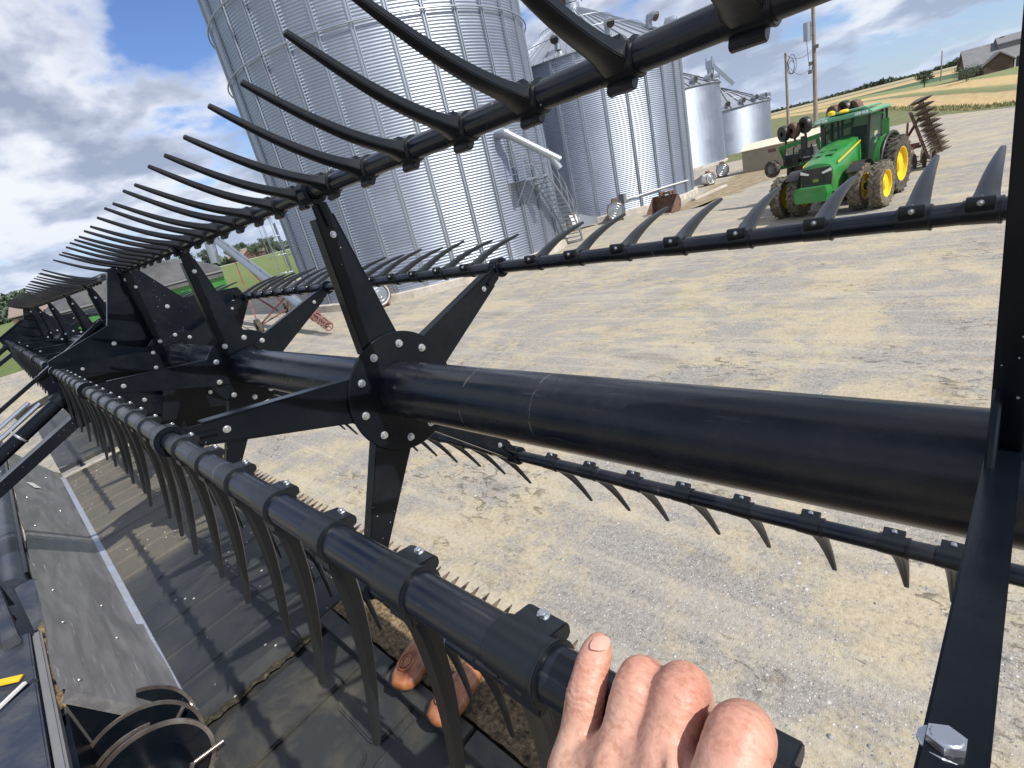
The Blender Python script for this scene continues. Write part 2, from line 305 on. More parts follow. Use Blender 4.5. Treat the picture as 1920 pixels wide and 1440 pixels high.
# ---------------------------------------------------------------- near machine (reel units scaled by F about the camera)
F=.722; CR=Vector((1.2190,-.6997,.44675)); W0=CAM-CR*F; TILT=.01173
class NB(MB):
    def build(s,name,mt,parent=None,smooth=35,bev=0,off=(0,0,0),**tg):
        o=Vector(off); s.v=[(p-o)*F for p in s.v]
        return MB.build(s,name,mt,parent,smooth,bev*F,**tg)
RB=.54; RT=.0192; RD=.163; RC=.0765
AB={'A':(-.0545,.543),'B':(.480,.218),'C':(.348,-.405),'D':(-.279,-.466),'E':(-.540,.132)}
TA={'A':-117,'B':103,'C':33,'D':6,'E':-8}
PH={'A':.873,'B':1.088,'C':1.087,'D':1.05,'E':1.019}; SP=.15198
def tine_mesh():
    b=NB(); n=13; prof=[(-1,-.55),(-.62,-.9),(-.3,-.5),(0,-.9),(.3,-.5),(.62,-.9),(1,-.55),(1,.6),(.5,1),(-.5,1),(-1,.6)]
    vs=[];fs=[];k=len(prof); Lh=.285
    for i in range(n):
        u=i/(n-1); s=.012+u*(Lh-.012)
        cen_y=.0125*math.sin(PI*u**.85) ; cz=-s
        wd=(.0132*(1-u)**1.0+.0052) if u<.97 else .0050
        th=(.0068*(1-u)**.9+.0046) if u<.97 else .0042
        if u<.10: wd+=.006*(1-u/.10); th+=.008*(1-u/.10)
        sl=.011*PI/Lh*math.cos(PI*u)
        for (a,c) in prof:
            vs.append(Vector((a*wd, cen_y+c*th, cz+c*th*sl)))
    for i in range(n-1):
        for j in range(k): fs.append((i*k+j,i*k+(j+1)%k,(i+1)*k+(j+1)%k,(i+1)*k+j))
    fs.append(tuple(range((n-1)*k,n*k)))
    b.add(vs,fs)
    # clip ring round the bat
    b.lathe([(RT-.001,-.027),(RT+.0012,-.027),(RT+.0022,.020),(RT+.0040,.022),(RT+.0040,.0255),(RT-.001,.026)],(0,0,0),(1,0,0),24)
    # shoulder between clip and finger
    b.box((0,.001,-.0245),(.036,.026,.016))
    # bolt ear on the far side
    e=Matrix.Rotation(R(94),3,'X')
    ear=[(-.021,.0025,-.010),(-.021,.0190,.000),(-.021,.0180,-.014),(-.021,.0160,-.0275),(-.021,.0125,-.0315),(-.021,.0060,-.0315),(-.021,.0025,-.028)]
    b.prism([e@Vector(p) for p in ear],(1,0,0),.037)
    return b
def bolt_b(b,c,ax,r,h):
    c=Vector(c);ax=Vector(ax).normalized(); u=Vector((0,0,1)) if abs(ax.z)<.9 else Vector((1,0,0)); x=ax.cross(u).normalized(); y=ax.cross(x)
    b.lathe([(r*1.35,0),(r*1.35,h*.18),(0,h*.18)],c,ax,14)
    pts=[c+ax*h*.18+(x*math.cos(i*PI/3)+y*math.sin(i*PI/3))*r for i in range(6)]
    b.prism(pts,ax,h*.7)
    b.lathe([(r*.8,h*.88),(r*.72,h),(0,h)],c,ax,12)
    return b
tb=tine_mesh(); tb.v=[p*F for p in tb.v]; TINE=tb.mesh('tine',M['tine'],40,.0009)
bb=MB(); e=Matrix.Rotation(R(94),3,'X')
bolt_b(bb,e@Vector((-.002,.0163,-.0240)),e@Vector((0,1,.06)),.0038,.0045)
bolt_b(bb,e@Vector((-.002,.0026,-.024)),e@Vector((0,-1,0)),.004,.005)
bb.v=[p*F for p in bb.v]; TBOLT=bb.mesh('bolt',M['zinc'],30)
def spider(root,X,end=False):
    """hub plate, its bolts and five tapered arms"""
    b=NB(); b.lathe([(RC*.9,0),(RD,0),(RD+.0025,.002),(RD+.0025,.0055),(RD,.0075),(RC*.9,.0075)],(X,0,0),(1,0,0),64)
    p=b.build('hub_plate',M['black'],root,30)
    for k,(q,(y,z)) in enumerate(AB.items()):
        a=math.atan2(y,z); rb=math.hypot(y,z)
        d=Vector((0,math.sin(a),math.cos(a))); s=Vector((0,math.cos(a),-math.sin(a)))
        # web plate, tapered, with folded lips going to -X
        w0,w1,r0,r1=.057,.020,.085,rb-.03
        x0=X+.0145 if X<-.6 else X-.001; LX=1 if end else -1
        if end and q=='E': w0,w1=.060,.022
        ab=NB()
        o=Vector((x0,0,0))
        ab.prism([o+d*r0-s*w0,o+d*(r0+.06)-s*w0*1.02,o+d*(r1-.05)-s*w1*1.15,o+d*r1-s*w1,o+d*r1+s*w1,o+d*(r1-.05)+s*w1*1.15,o+d*(r0+.06)+s*w0*1.02,o+d*r0+s*w0],(LX,0,0),{'E':.0255,'A':.04}.get(q,.006) if end else .006)
        for sg in (() if end else (-1,1)):
            pa=o+d*(r0+.055)+s*sg*w0*.98; pb=o+d*(r1-.03)+s*sg*w1*1.15
            ab.bar(pa+Vector((LX*.019,0,0)),pb+Vector((LX*.017,0,0)),.005,.036 if not end else .032,(1,0,0))
        # bat clamp: two half straps
        c=Vector((X-.012,y,z))
        if not end: ab.lathe([(RT+.002,-.018),(RT+.012,-.018),(RT+.012,.018),(RT+.002,.018)],c,(1,0,0),24)
        if not end: ab.bar(c-d*.028,c-d*.085,.036,.010,s)
        arm=ab.build('arm',M['black'],root,30,bev=.0016)
        if end and q=='E':
            m=NB(); bolt_b(m,o+d*.492+s*.0225+Vector((.0095,0,0)),s,.0085,.006); m.build('bolt',M['zinc'],arm,25)
        for rr,of in ((rb-.105,0),):
            m=NB(); bolt_b(m,o+d*rr+s*of+Vector((.001,0,0)),(1,0,0),.0062,.006); m.build('bolt',M['zinc'],arm,25)
        for sg in (-1,1):
            aa=a+sg*R(19); m=NB(); bolt_b(m,(X+(.0145 if X<-.6 else .0075),.132*math.sin(aa),.132*math.cos(aa)),(1,0,0),.0080,.010); m.build('hub_bolt',M['zinc'],p,25)
            if end: continue
            m=NB(); bolt_b(m,(X-.012,.132*math.sin(aa),.132*math.cos(aa)),(-1,0,0),.0080,.010); m.build('hub_bolt',M['zinc'],p,25)
def star(root,X,name='end_shield',rad=.575,inner=.36):
    b=NB(); pts=[]
    for k,(q,(y,z)) in enumerate(AB.items()):
        a=math.atan2(y,z)
        for da,rr in ((-5,rad),(5,rad),(36,inner)):
            aa=a+R(da); pts.append(Vector((X,rr*math.sin(aa),rr*math.cos(aa))))
    b.prism(pts,(-1,0,0),.008)
    for i in range(len(pts)):
        p,q=pts[i],pts[(i+1)%len(pts)]
        b.bar(p+Vector((-.012,0,0)),q+Vector((-.012,0,0)),.004,.026,(1,0,0))
    o=b.build(name,M['black'],root,30)
    for q,(y,z) in AB.items():
        a=math.atan2(y,z)
        for rr,da in ((.49,0),(.30,22)):
            m=NB(); aa=a+R(da); bolt_b(m,(X+.001,rr*math.sin(aa),rr*math.cos(aa)),(1,0,0),.009,.009); m.build('bolt',M['zinc'],o,25)
def wobble(a,b,n): return [Vector(a).lerp(Vector(b),i/(n-1)) for i in range(n)]
def build_reel(root,x0,x1,spX,tx0,tx1,nstuffkeep,skipx=()):
    b=NB(); b.tube(wobble((x0,0,.006),(x1,0,.006),2),RC,40); b.build('center_tube',M['tube'],root,50)
    for X in spX: spider(root,X,X>1.1)
    for q,(y,z) in AB.items():
        b=NB(); b.cyl((x0-.01,y,z),(tx1+.06,y,z),RT,n=24); b.build('bat_tube',M['tube'],root,50)
    items=[]
    for q,(y,z) in AB.items():
        x=PH[q]+SP*2
        ks=[]
        while x>tx0:
            if x<tx1:
                xx=x-.029
                ok=True
                for X in spX:
                    dx=xx-X
                    if abs(dx)<.05:
                        if X>1.1: xx=1.150
                        else: ok=False
                if ok: ks.append(xx)
            x-=SP
        items+=[(q,xx) for xx in ks]
    return items
REEL=thing('reel','black steel reel with gripped bar nearest the hand, five rows of curved plastic tines','reel',W0)
REEL.rotation_euler=(0,-TILT,0)
items=build_reel(REEL,-2.52,1.62,[1.201,0,-1.205,-2.36],-2.48,1.55,100)
def size(q,x,w0=W0):
    y,z=AB[q]; return (CR-Vector((x,y,z))).length+(0 if q in 'ABE' else .35)+(5 if x>1.3 else 0)
items.sort(key=lambda t:size(*t))
def place_tines(root,items,bolts=True,keep=100):
    for i,(q,x) in enumerate(items[:keep]):
        y,z=AB[q]
        o=link('tine',TINE,root,Vector((x,y,z))*F,(R(TA[q]+((i*37)%7-3)*.55),((i*29)%5-2)*.012,((i*53)%7-3)*.008))
        if bolts and q!='A': link('bolt',TBOLT,o)
    if len(items)>keep:
        b=MB()
        src=[Vector(v.co) for v in TINE.vertices]; fc=[tuple(p.vertices) for p in TINE.polygons]
        for (q,x) in items[keep:]:
            y,z=AB[q]; m=Matrix.Rotation(R(TA[q]),3,'X'); b.add([m@v+Vector((x,y,z))*F for v in src],fc)
        b.build('tine',M['tine'],root,40,kind='stuff')
place_tines(REEL,items)
star(REEL,-2.47)
# small end hub ring at the nearest hub
REEL2=thing('reel','farther black steel reel beyond the central arm, small at the far left','reel',W0+Vector((-3.0*F,0,-3.0*TILT*F)))
REEL2.rotation_euler=(0,-TILT,0)
PH={k:v+3.0 for k,v in PH.items()}
items2=build_reel(REEL2,-8.2,-.1,[-.85,-2.3,-4.3,-6.3],-8.1,-.1,100)
def size2(q,x): return -x+(0 if q in 'AE' else 3)
items2.sort(key=lambda t:size2(*t)); place_tines(REEL2,items2,False)
star(REEL2,-8.0,rad=.60)
# ---------------------------------------------------------------- header platform
HB=Vector((0,0,-1.45))
HEAD=thing('header','black harvester cutting platform with draper belt, grey back sheets and toothed cutterbar under the reels','header',W0+HB*F)
class HBd(NB):
    def build(s,name,mt,parent=None,smooth=35,bev=0,**tg): return NB.build(s,name,mt,parent or HEAD,smooth,bev,off=HB,**tg)
    def subof(s,name,mt,parent,smooth=35,bev=0): return NB.build(s,name,mt,parent,smooth,bev,off=HB)
def zb(y): return -1.33+(y-.03)*(.055/.82)   # belt surface height
# belt with moulded slats running front to back
b=HBd(); x0,x1=-6.28,-1.30; y0,y1=-.80,.04
vs=[];fs=[];nx=0; x=x0; prof=[]
PITCH_=.296
while x<x1:
    for dx,dz in ((0,0),(.001,-.022),(.017,-.022),(.019,.008),(.026,.006),(.036,0)): prof.append((x+dx,dz))
    for q in (.35,.38,.65,.68):
        prof.append((x+.036+(PITCH_-.036)*q,0 if q in(.35,.68) else .0))
    x+=PITCH_
prof=[p for p in prof if p[0]<x1]; prof.append((x1,0)); prof+= [(x1+.03,-.015),(x1+.045,-.06),(x1+.03,-.10)]
ys=[y0+(y1-y0)*i/10 for i in range(11)]
for (px_,dz) in prof:
    for y in ys: vs.append((px_,y,zb(y)+dz))
ny=len(ys)
for i in range(len(prof)-1):
    for j in range(ny-1): fs.append((i*ny+j,i*ny+j+1,(i+1)*ny+j+1,(i+1)*ny+j))
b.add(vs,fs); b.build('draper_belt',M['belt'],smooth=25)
# black rubber cover left of the belt
b=HBd(); b.prism([(-6.32,-.78,-1.33),(-6.32,-.05,-1.29),(-9.9,-.05,-1.22),(-9.9,-.78,-1.30)],(0,0,1),.05); b.prism([(-6.30,-.78,-1.36),(-6.30,-.05,-1.30),(-6.36,-.05,-1.25),(-6.36,-.78,-1.27)],(-1,0,0),.02); b.build('deck_cover',M['mat'])
# grey back sheets
def sheet(xa,xb,lift=0,name='back_sheet'):
    b=HBd(); pr_=[(-.785,-1.385),(-.83,-1.34),(-1.06,-.94),(-1.075,-.925),(-1.085,-.95)]
    vs=[];fs=[]
    n=14
    for i in range(n+1):
        x=xa+(xb-xa)*i/n
        for k,(y,z) in enumerate(pr_):
            wv=.006*math.sin(x*5.1+k)+.004*math.sin(x*11.3)
            vs.append((x,y-wv*.5+lift*.5,z+wv+lift))
    k=len(pr_)
    for i in range(n):
        for j in range(k-1): fs.append((i*k+j,i*k+j+1,(i+1)*k+j+1,(i+1)*k+j))
    b.add(vs,fs)
    # folded hem on the right end
    b.prism([(xb,y+lift*.5,z+lift) for y,z in pr_[:3]]+[(xb,y-.02,z-.02) for y,z in pr_[:3][::-1]],(.004,0,0),1)
    o=b.build(name,M['sheet'],smooth=25)
    for x in (xa+.3*(xb-xa),xa+.9*(xb-xa)):
        for (y,z) in ((-.90,-1.218),(-1.03,-.992)):
            m=HBd(); m.lathe([(.008,0),(.007,.004),(0,.005)],(x,y+lift*.5+.003,z+lift+.003),(0,.87,.5),10); m.subof('rivet',M['zinc'],o)
sheet(-6.6,-4.35,.0); sheet(-4.33,-2.22,.006); sheet(-2.25,-1.29,.02)
# diamond sticker on the farthest sheet: a plain white tag
b=HBd(); c=Vector((-5.2,-.985,-1.07)); s_=Vector((.10,0,0)); t_=Vector((0,-.032,.055)); n_=Vector((0,.87,.5))*.009
b.prism([c+n_-s_,c+n_-t_,c+n_+s_,c+n_+t_],Vector((0,.87,.5)),.001); b.build('warning_tag',M['white'])
# bright strip along the foot of the sheets in lengths
xs=[-6.3,-5.15,-4.2,-3.4,-2.62,-1.72,-1.37]
for a,c in zip(xs[:-1],xs[1:]):
    b=HBd(); b.prism([(a+.012,-.803,-1.355),(a+.012,-.768,-1.375),(a+.012,-.758,-1.405),(a+.012,-.80,-1.405)],(1,0,0),c-a-.02); b.build('seal_strip',M['strip'])
b=HBd(); b.box((-1.335,-.785,-1.372),(.05,.05,.045)); b.build('strip_clamp',M['zinc'],bev=.004)
# centre floor rubber
b=HBd(); zf=-1.44
b.prism([(-1.30,-.80,zf-.02),(-1.30,.02,zf+.03),(2.4,.02,zf+.03),(2.4,-.80,zf-.02)],(0,0,-1),.02)
def pad(cx,cy,wx,wy,h=.018,rr=.05):
    pts=[]
    for sx,sy in ((1,1),(-1,1),(-1,-1),(1,-1)):
        for k in range(5):
            a={(1,1):0,(-1,1):90,(-1,-1):180,(1,-1):270}[(sx,sy)]+k*22.5
            pts.append((cx+sx*(wx/2-rr)+rr*math.cos(R(a)),cy+sy*(wy/2-rr)+rr*math.sin(R(a)),0))
    fz=lambda y:zf-.02+(y+.80)/.82*.05
    b.prism([(x,y,fz(y)) for x,y,_ in pts],(0,0,1),h)
for (cx_,cy_,wx,wy) in ((-1.02,-.42,.34,.66),(-.62,-.20,.34,.30),(-.62,-.56,.36,.36),(-.20,-.24,.40,.36),(-.18,-.62,.40,.30),(.28,-.40,.42,.64),(.78,-.40,.46,.64),(1.3,-.40,.46,.64),(1.85,-.4,.5,.64)): pad(cx_,cy_,wx,wy)
b.build('floor_mat',M['mat'],smooth=30,bev=.008)
# debris strip between belt and floor
def rough_strip(name,mt,x0,x1,y0,y1,zfn,nx,ny,amp,seed=0):
    b=HBd(); vs=[];fs=[]
    for i in range(nx+1):
        for j in range(ny+1):
            x=x0+(x1-x0)*i/nx; y=y0+(y1-y0)*j/ny
            vs.append((x,y,zfn(x,y)+amp*noise.fractal(Vector((x*14,y*14,seed)),1,2,4)))
    for i in range(nx):
        for j in range(ny): a=i*(ny+1)+j; fs.append((a,a+1,a+ny+2,a+ny+1))
    b.add(vs,fs); return b.build(name,mt,smooth=60)
rough_strip('crop_residue',M['dirtd'],-1.30,-1.215,-.78,.02,lambda x,y:-1.425+(y+.8)*.05,14,90,.016)
# cutterbar: lip plate, dirt channel, knife back, guards
b=HBd()
for a,c in ((-6.3,-3.7),(-3.68,-1.22)):
    b.prism([(a,.04,-1.335),(a,.13,-1.315),(a,.135,-1.33),(a,.04,-1.35)],(1,0,0),c-a)
b.build('belt_lip',M['black'])
for a,c in ((-1.21,-.62),(-.60,-.10),(-.08,.55),(.57,1.3),(1.32,2.4)):
    b=HBd(); b.prism([(a,-.172,-1.328),(a,-.160,-1.322),(a,-.100,-1.318),(a,-.100,-1.335),(a,-.155,-1.345),(a,-.172,-1.36)],(1,0,0),c-a); b.build('lip_plate',M['mat'],bev=.002)
rough_strip('crop_residue',M['dirt'],-1.25,2.4,-.08,.24,lambda x,y:-1.345+.0*y,260,26,.022,3)
rough_strip('crop_residue',M['dirt'],-6.3,-1.25,.10,.24,lambda x,y:-1.345,200,8,.015,8)
b=HBd(); b.box((-1.95,.262,-1.342),(8.7,.05,.02)); b.box((-1.95,.225,-1.325),(8.7,.022,.014)); b.build('knife_bar',M['guard'])
g=HBd()
for sx in (0,):
    g.tube([(0,.24,-1.335),(0,.30,-1.335),(0,.36,-1.330),(0,.408,-1.322)],[.014,.013,.011,.003],8)
    g.box((0,.262,-1.332),(.03,.05,.022))
    g.prism([(-.012,.25,-1.318),(.012,.25,-1.318),(0,.335,-1.32)],(0,0,1),.004)
g.v=[(p-HB)*F for p in g.v]; GM=g.mesh('guard',M['guard'],40)
for i in range(97):
    o=link('guard',GM,HEAD,(F*(1.45-i*.0762),0,0))
# two cast knife shoes
def shoe(cx,cy,ang,sc=1):
    b=HBd(); m=Matrix.Rotation(ang,3,'Z'); prof=[]
    vs=[];fs=[];n=20
    secs=[(-.125,.012,.010),(-.115,.040,.022),(-.085,.054,.034),(-.04,.056,.042),(.02,.048,.040),(.08,.036,.032),(.13,.026,.022),(.15,.01,.008)]
    for (u,w_,h_) in secs:
        for j in range(n):
            a=2*PI*j/n; vs.append(m@Vector((math.cos(a)*w_*sc,u*sc,math.sin(a)*h_*sc))+Vector((cx,cy,-1.285)))
    for i in range(len(secs)-1):
        for j in range(n): fs.append((i*n+j,i*n+(j+1)%n,(i+1)*n+(j+1)%n,(i+1)*n+j))
    fs.append(tuple(range(n)));fs.append(tuple(range((len(secs)-1)*n,len(secs)*n)))
    b.add(vs,fs)
    for k in (1,.62):
        ring=[m@Vector((math.cos(a)*.026*k*sc,(-.055+math.sin(a)*.034*k)*sc,(.041)*sc))+Vector((cx,cy,-1.285)) for a in [2*PI*i/20 for i in range(20)]]
        b.tube(ring,.0035,6,closed=True)
    return b.build('knife_shoe',M['copper'],smooth=60)
shoe(-.520,-.040,R(28),1.22); shoe(-.235,-.040,R(9),1.22)
for x in (-.40,-.10):
    b=HBd(); b.prism([(x-.06,.10,-1.318),(x+.06,.10,-1.318),(x+.05,.19,-1.318),(x+.02,.16,-1.318),(x-.02,.19,-1.318),(x-.05,.16,-1.318)],(0,0,1),.006); b.build('knife_clip',M['chrome'])
for a in (-1.1,-.75,-.12,.3,.8):
    b=HBd(); b.prism([(a,.17,-1.325),(a+.02,.205,-1.325),(a+.30,.205,-1.325),(a+.32,.17,-1.325)],(0,0,1),.012); b.build('knife_section_cover',M['copper'],bev=.003)
# rear frame: tubes and panels behind the sheets
b=HBd(); b.tube([(-7.2,-1.17,-.93),(-2.55,-1.17,-.93)],.075,24); b.build('rear_tube',M['navy'],smooth=50)
b=HBd(); b.box((-4.9,-1.10,-.925),(4.5,.03,.05)); b.build('rear_rail',M['black'])
b=HBd(); b.bar((-2.0,-1.115,-.985),(.8,-1.115,-.985),.035,.05); b.build('rear_rail',M['grey'],bev=.008)
rough_strip('crop_residue',M['dirt'],-2.15,-1.30,-1.11,-1.065,lambda x,y:-.99,60,6,.03,5)
b=HBd(); b.prism([(-4.5,-1.12,-1.30),(1.0,-1.12,-1.30),(1.0,-2.3,-1.25),(-4.5,-2.3,-1.25)],(0,0,-1),.03); b.build('under_plate',M['black'])
b=HBd(); b.prism([(-1.56,-1.14,-.955),(.6,-1.14,-.955),(.6,-1.9,-.83),(-.95,-1.9,-.83)],(0,0,-1),.03); b.build('rear_panel',M['navy'],bev=.006)
b=HBd(); b.prism([(-2.05,-1.14,-.965),(-1.58,-1.14,-.955),(-1.0,-1.85,-.84),(-2.0,-1.85,-.86)],(0,0,-1),.03); b.build('rear_panel',M['navy'],bev=.006)
b=HBd(); b.bar((-1.53,-1.165,-.925),(-1.40,-1.28,-.908),.014,.010); b.build('panel_edge',M['white'])
b=HBd(); b.prism([(-1.68,-1.26,-.922),(-1.635,-1.26,-.922),(-1.585,-1.185,-.935),(-1.62,-1.17,-.937)],(0,0,1),.006); b.build('reflector',M['yellow'])
b=HBd(); b.bar((-3.5,-1.27,-.72),(-1.95,-1.19,-.93),.055,.055); b.bar((-3.4,-1.42,-.62),(-2.25,-1.2,-.95),.05,.05); b.bar((-2.55,-1.11,-.93),(-2.3,-1.11,-1.1),.09,.06); b.build('rear_brace',M['navy'],bev=.006)
b=HBd(); b.tube([(-2.3,-1.24,-1.0),(-2.16,-1.20,-.92),(-2.02,-1.21,-.95),(-1.98,-1.3,-1.1)],.03,12); b.tube([(-2.9,-1.34,-1.1),(-2.6,-1.30,-1.02),(-2.3,-1.33,-1.08)],.022,10); b.build('hydraulic_hose',M['cable'],smooth=60)
b=HBd(); b.prism([(-2.3,-1.07,-1.0),(-1.2,-1.09,-1.0),(-1.2,-1.09,-1.9),(-2.3,-1.07,-1.9)],(0,-1,0),.02); b.prism([(-1.27,-1.08,-1.0),(.9,-1.08,-1.0),(.9,-1.08,-1.55),(-1.27,-1.08,-1.55)],(0,-1,0),.02); b.build('back_wall',M['black'])
b=HBd(); b.prism([(-1.300,-.84,-1.37),(-1.300,-1.075,-.965),(-1.300,-1.08,-1.65),(-1.300,-.80,-1.65),(-1.300,-.80,-1.41)],(-1,0,0),.01); b.build('shade_plate',M['black'])  # added black plate standing in for the shadow under the sheet overhang
# feed drum with spiral flighting in the centre opening
def flight(x0,x1,turns,r0,r1,cx,cz,ph):
    b=HBd(); n=int(48*turns); vs=[];fs=[]
    for i in range(n+1):
        u=i/n; a=ph+turns*2*PI*u; x=x0+(x1-x0)*u
        for r in (r0,r1): 
            for dx in (-.004,.004): vs.append((x+dx,cx+r*math.sin(a),cz+r*math.cos(a)))
    for i in range(n):
        o=i*4;p=o+4
        fs+=[(o,o+2,p+2,p),(o+1,p+1,p+3,o+3),(o+2,o+3,p+3,p+2)]
    b.add(vs,fs); return b
fc=(-.965,-1.345)
b=HBd(); b.cyl((-1.33,fc[0],fc[1]),(.6,fc[0],fc[1]),.125,n=40); drum=b.build('feed_drum',M['black'],smooth=50)
b=flight(-1.36,-1.10,2.0,.12,.200,fc[0],fc[1],R(20)); fl=b.subof('flighting',M['black'],drum,30)
b=flight(-1.36,-1.10,2.0,.200,.214,fc[0],fc[1],R(20)); b.subof('flighting_edge',M['rimsteel'],drum,30)
b=HBd(); b.lathe([(.12,-.004),(.200,-.004),(.200,.004),(.0,.004),(.0,-.004)],(-1.075,fc[0],fc[1]),(1,0,0),56); b.subof('end_disc',M['black'],drum,30)
b=HBd(); b.lathe([(.200,-.005),(.213,-.010),(.216,-.006),(.216,.006),(.200,.006)],(-1.070,fc[0],fc[1]),(1,0,0),56); b.subof('flighting_edge',M['rimsteel'],drum,30)
for (x,a) in ((-1.12,50),(-1.0,95),(-.88,140),(-.75,35),(-.62,80)):
    b=HBd(); d=Vector((0,math.sin(R(a)),math.cos(R(a)))); c=Vector((x,fc[0],fc[1])); b.cyl(c+d*.12,c+d*.235,.008,n=10); b.subof('retracting_finger',M['rimsteel'],drum,40)
# reel support arm in the gap between the two reels with rods and cylinder
def armset(X,far=False):
    b=HBd()
    b.bar((X,-.22,.27),(X,-.60,.075),.02,.05,(0,1,1)); b.bar((X,-.60,.075),(X,-1.75,-.49),.02,.035,(0,1,1))
    b.bar((X+.02,-.30,-.10),(X+.02,-1.95,-.86),.06,.115,(0,1,1))
    b.prism([(X,-.25,.27),(X,.05,.28),(X,.12,-.08),(X,-.55,-.28),(X,-.62,.06)],(-1,0,0),.015)
    arm=b.build('reel_arm',M['black'],bev=.003)
    b=HBd(); b.bar((X+.04,-.95,-.325),(X+.04,-1.5,-.58),.012,.02,(0,1,1)); b.cyl((X+.05,-.70,-.035),(X+.05,-1.8,-.57),.011,n=10); b.cyl((X+.05,-.66,-.06),(X+.05,-1.8,-.62),.012,n=10); b.subof('chrome_rod',M['chrome'],arm,50)
    b=HBd(); b.cyl((X+.04,-.56,-.075),(X+.04,-1.8,-.70),.036,n=18); b.cyl((X+.04,-.50,-.045),(X+.04,-.60,-.095),.05,n=14); b.subof('cylinder',M['black'],arm,50)
    for t_ in (.2,.45,.7):
        b=HBd(); c=Vector((X+.045,-.56-1.24*t_,-.075-.625*t_)); b.lathe([(.038,-.006),(.041,0),(.038,.006)],c,(0,-1,-.5),16); b.subof('clamp_band',M['zinc'],arm,50)
    b=HBd(); bolt_b(b,(X+.05,-.62,-.235),(1,0,0),.014,.012); bolt_b(b,(X+.05,-.83,-.33),(1,0,0),.012,.012); bolt_b(b,(X+.05,-1.1,-.45),(1,0,0),.012,.012); b.subof('bolt',M['zinc'],arm,30)
armset(-2.72); armset(-10.9)
b=HBd(); b.prism([(-2.56,.05,-.25),(-2.56,.20,-.30),(-2.56,.16,-.62),(-2.56,-.20,-.66),(-2.56,-.42,-.3),(-2.56,-.3,-.2)],(-1,0,0),.05); b.cyl((-2.5,0,0),(-2.9,0,0),.10,n=24); b.build('drive_cover',M['black'])
b=HBd(); b.box((-2.54,-.335,-.235),(.01,.055,.05)); b.build('yellow_cap',M['yellow'],bev=.008)
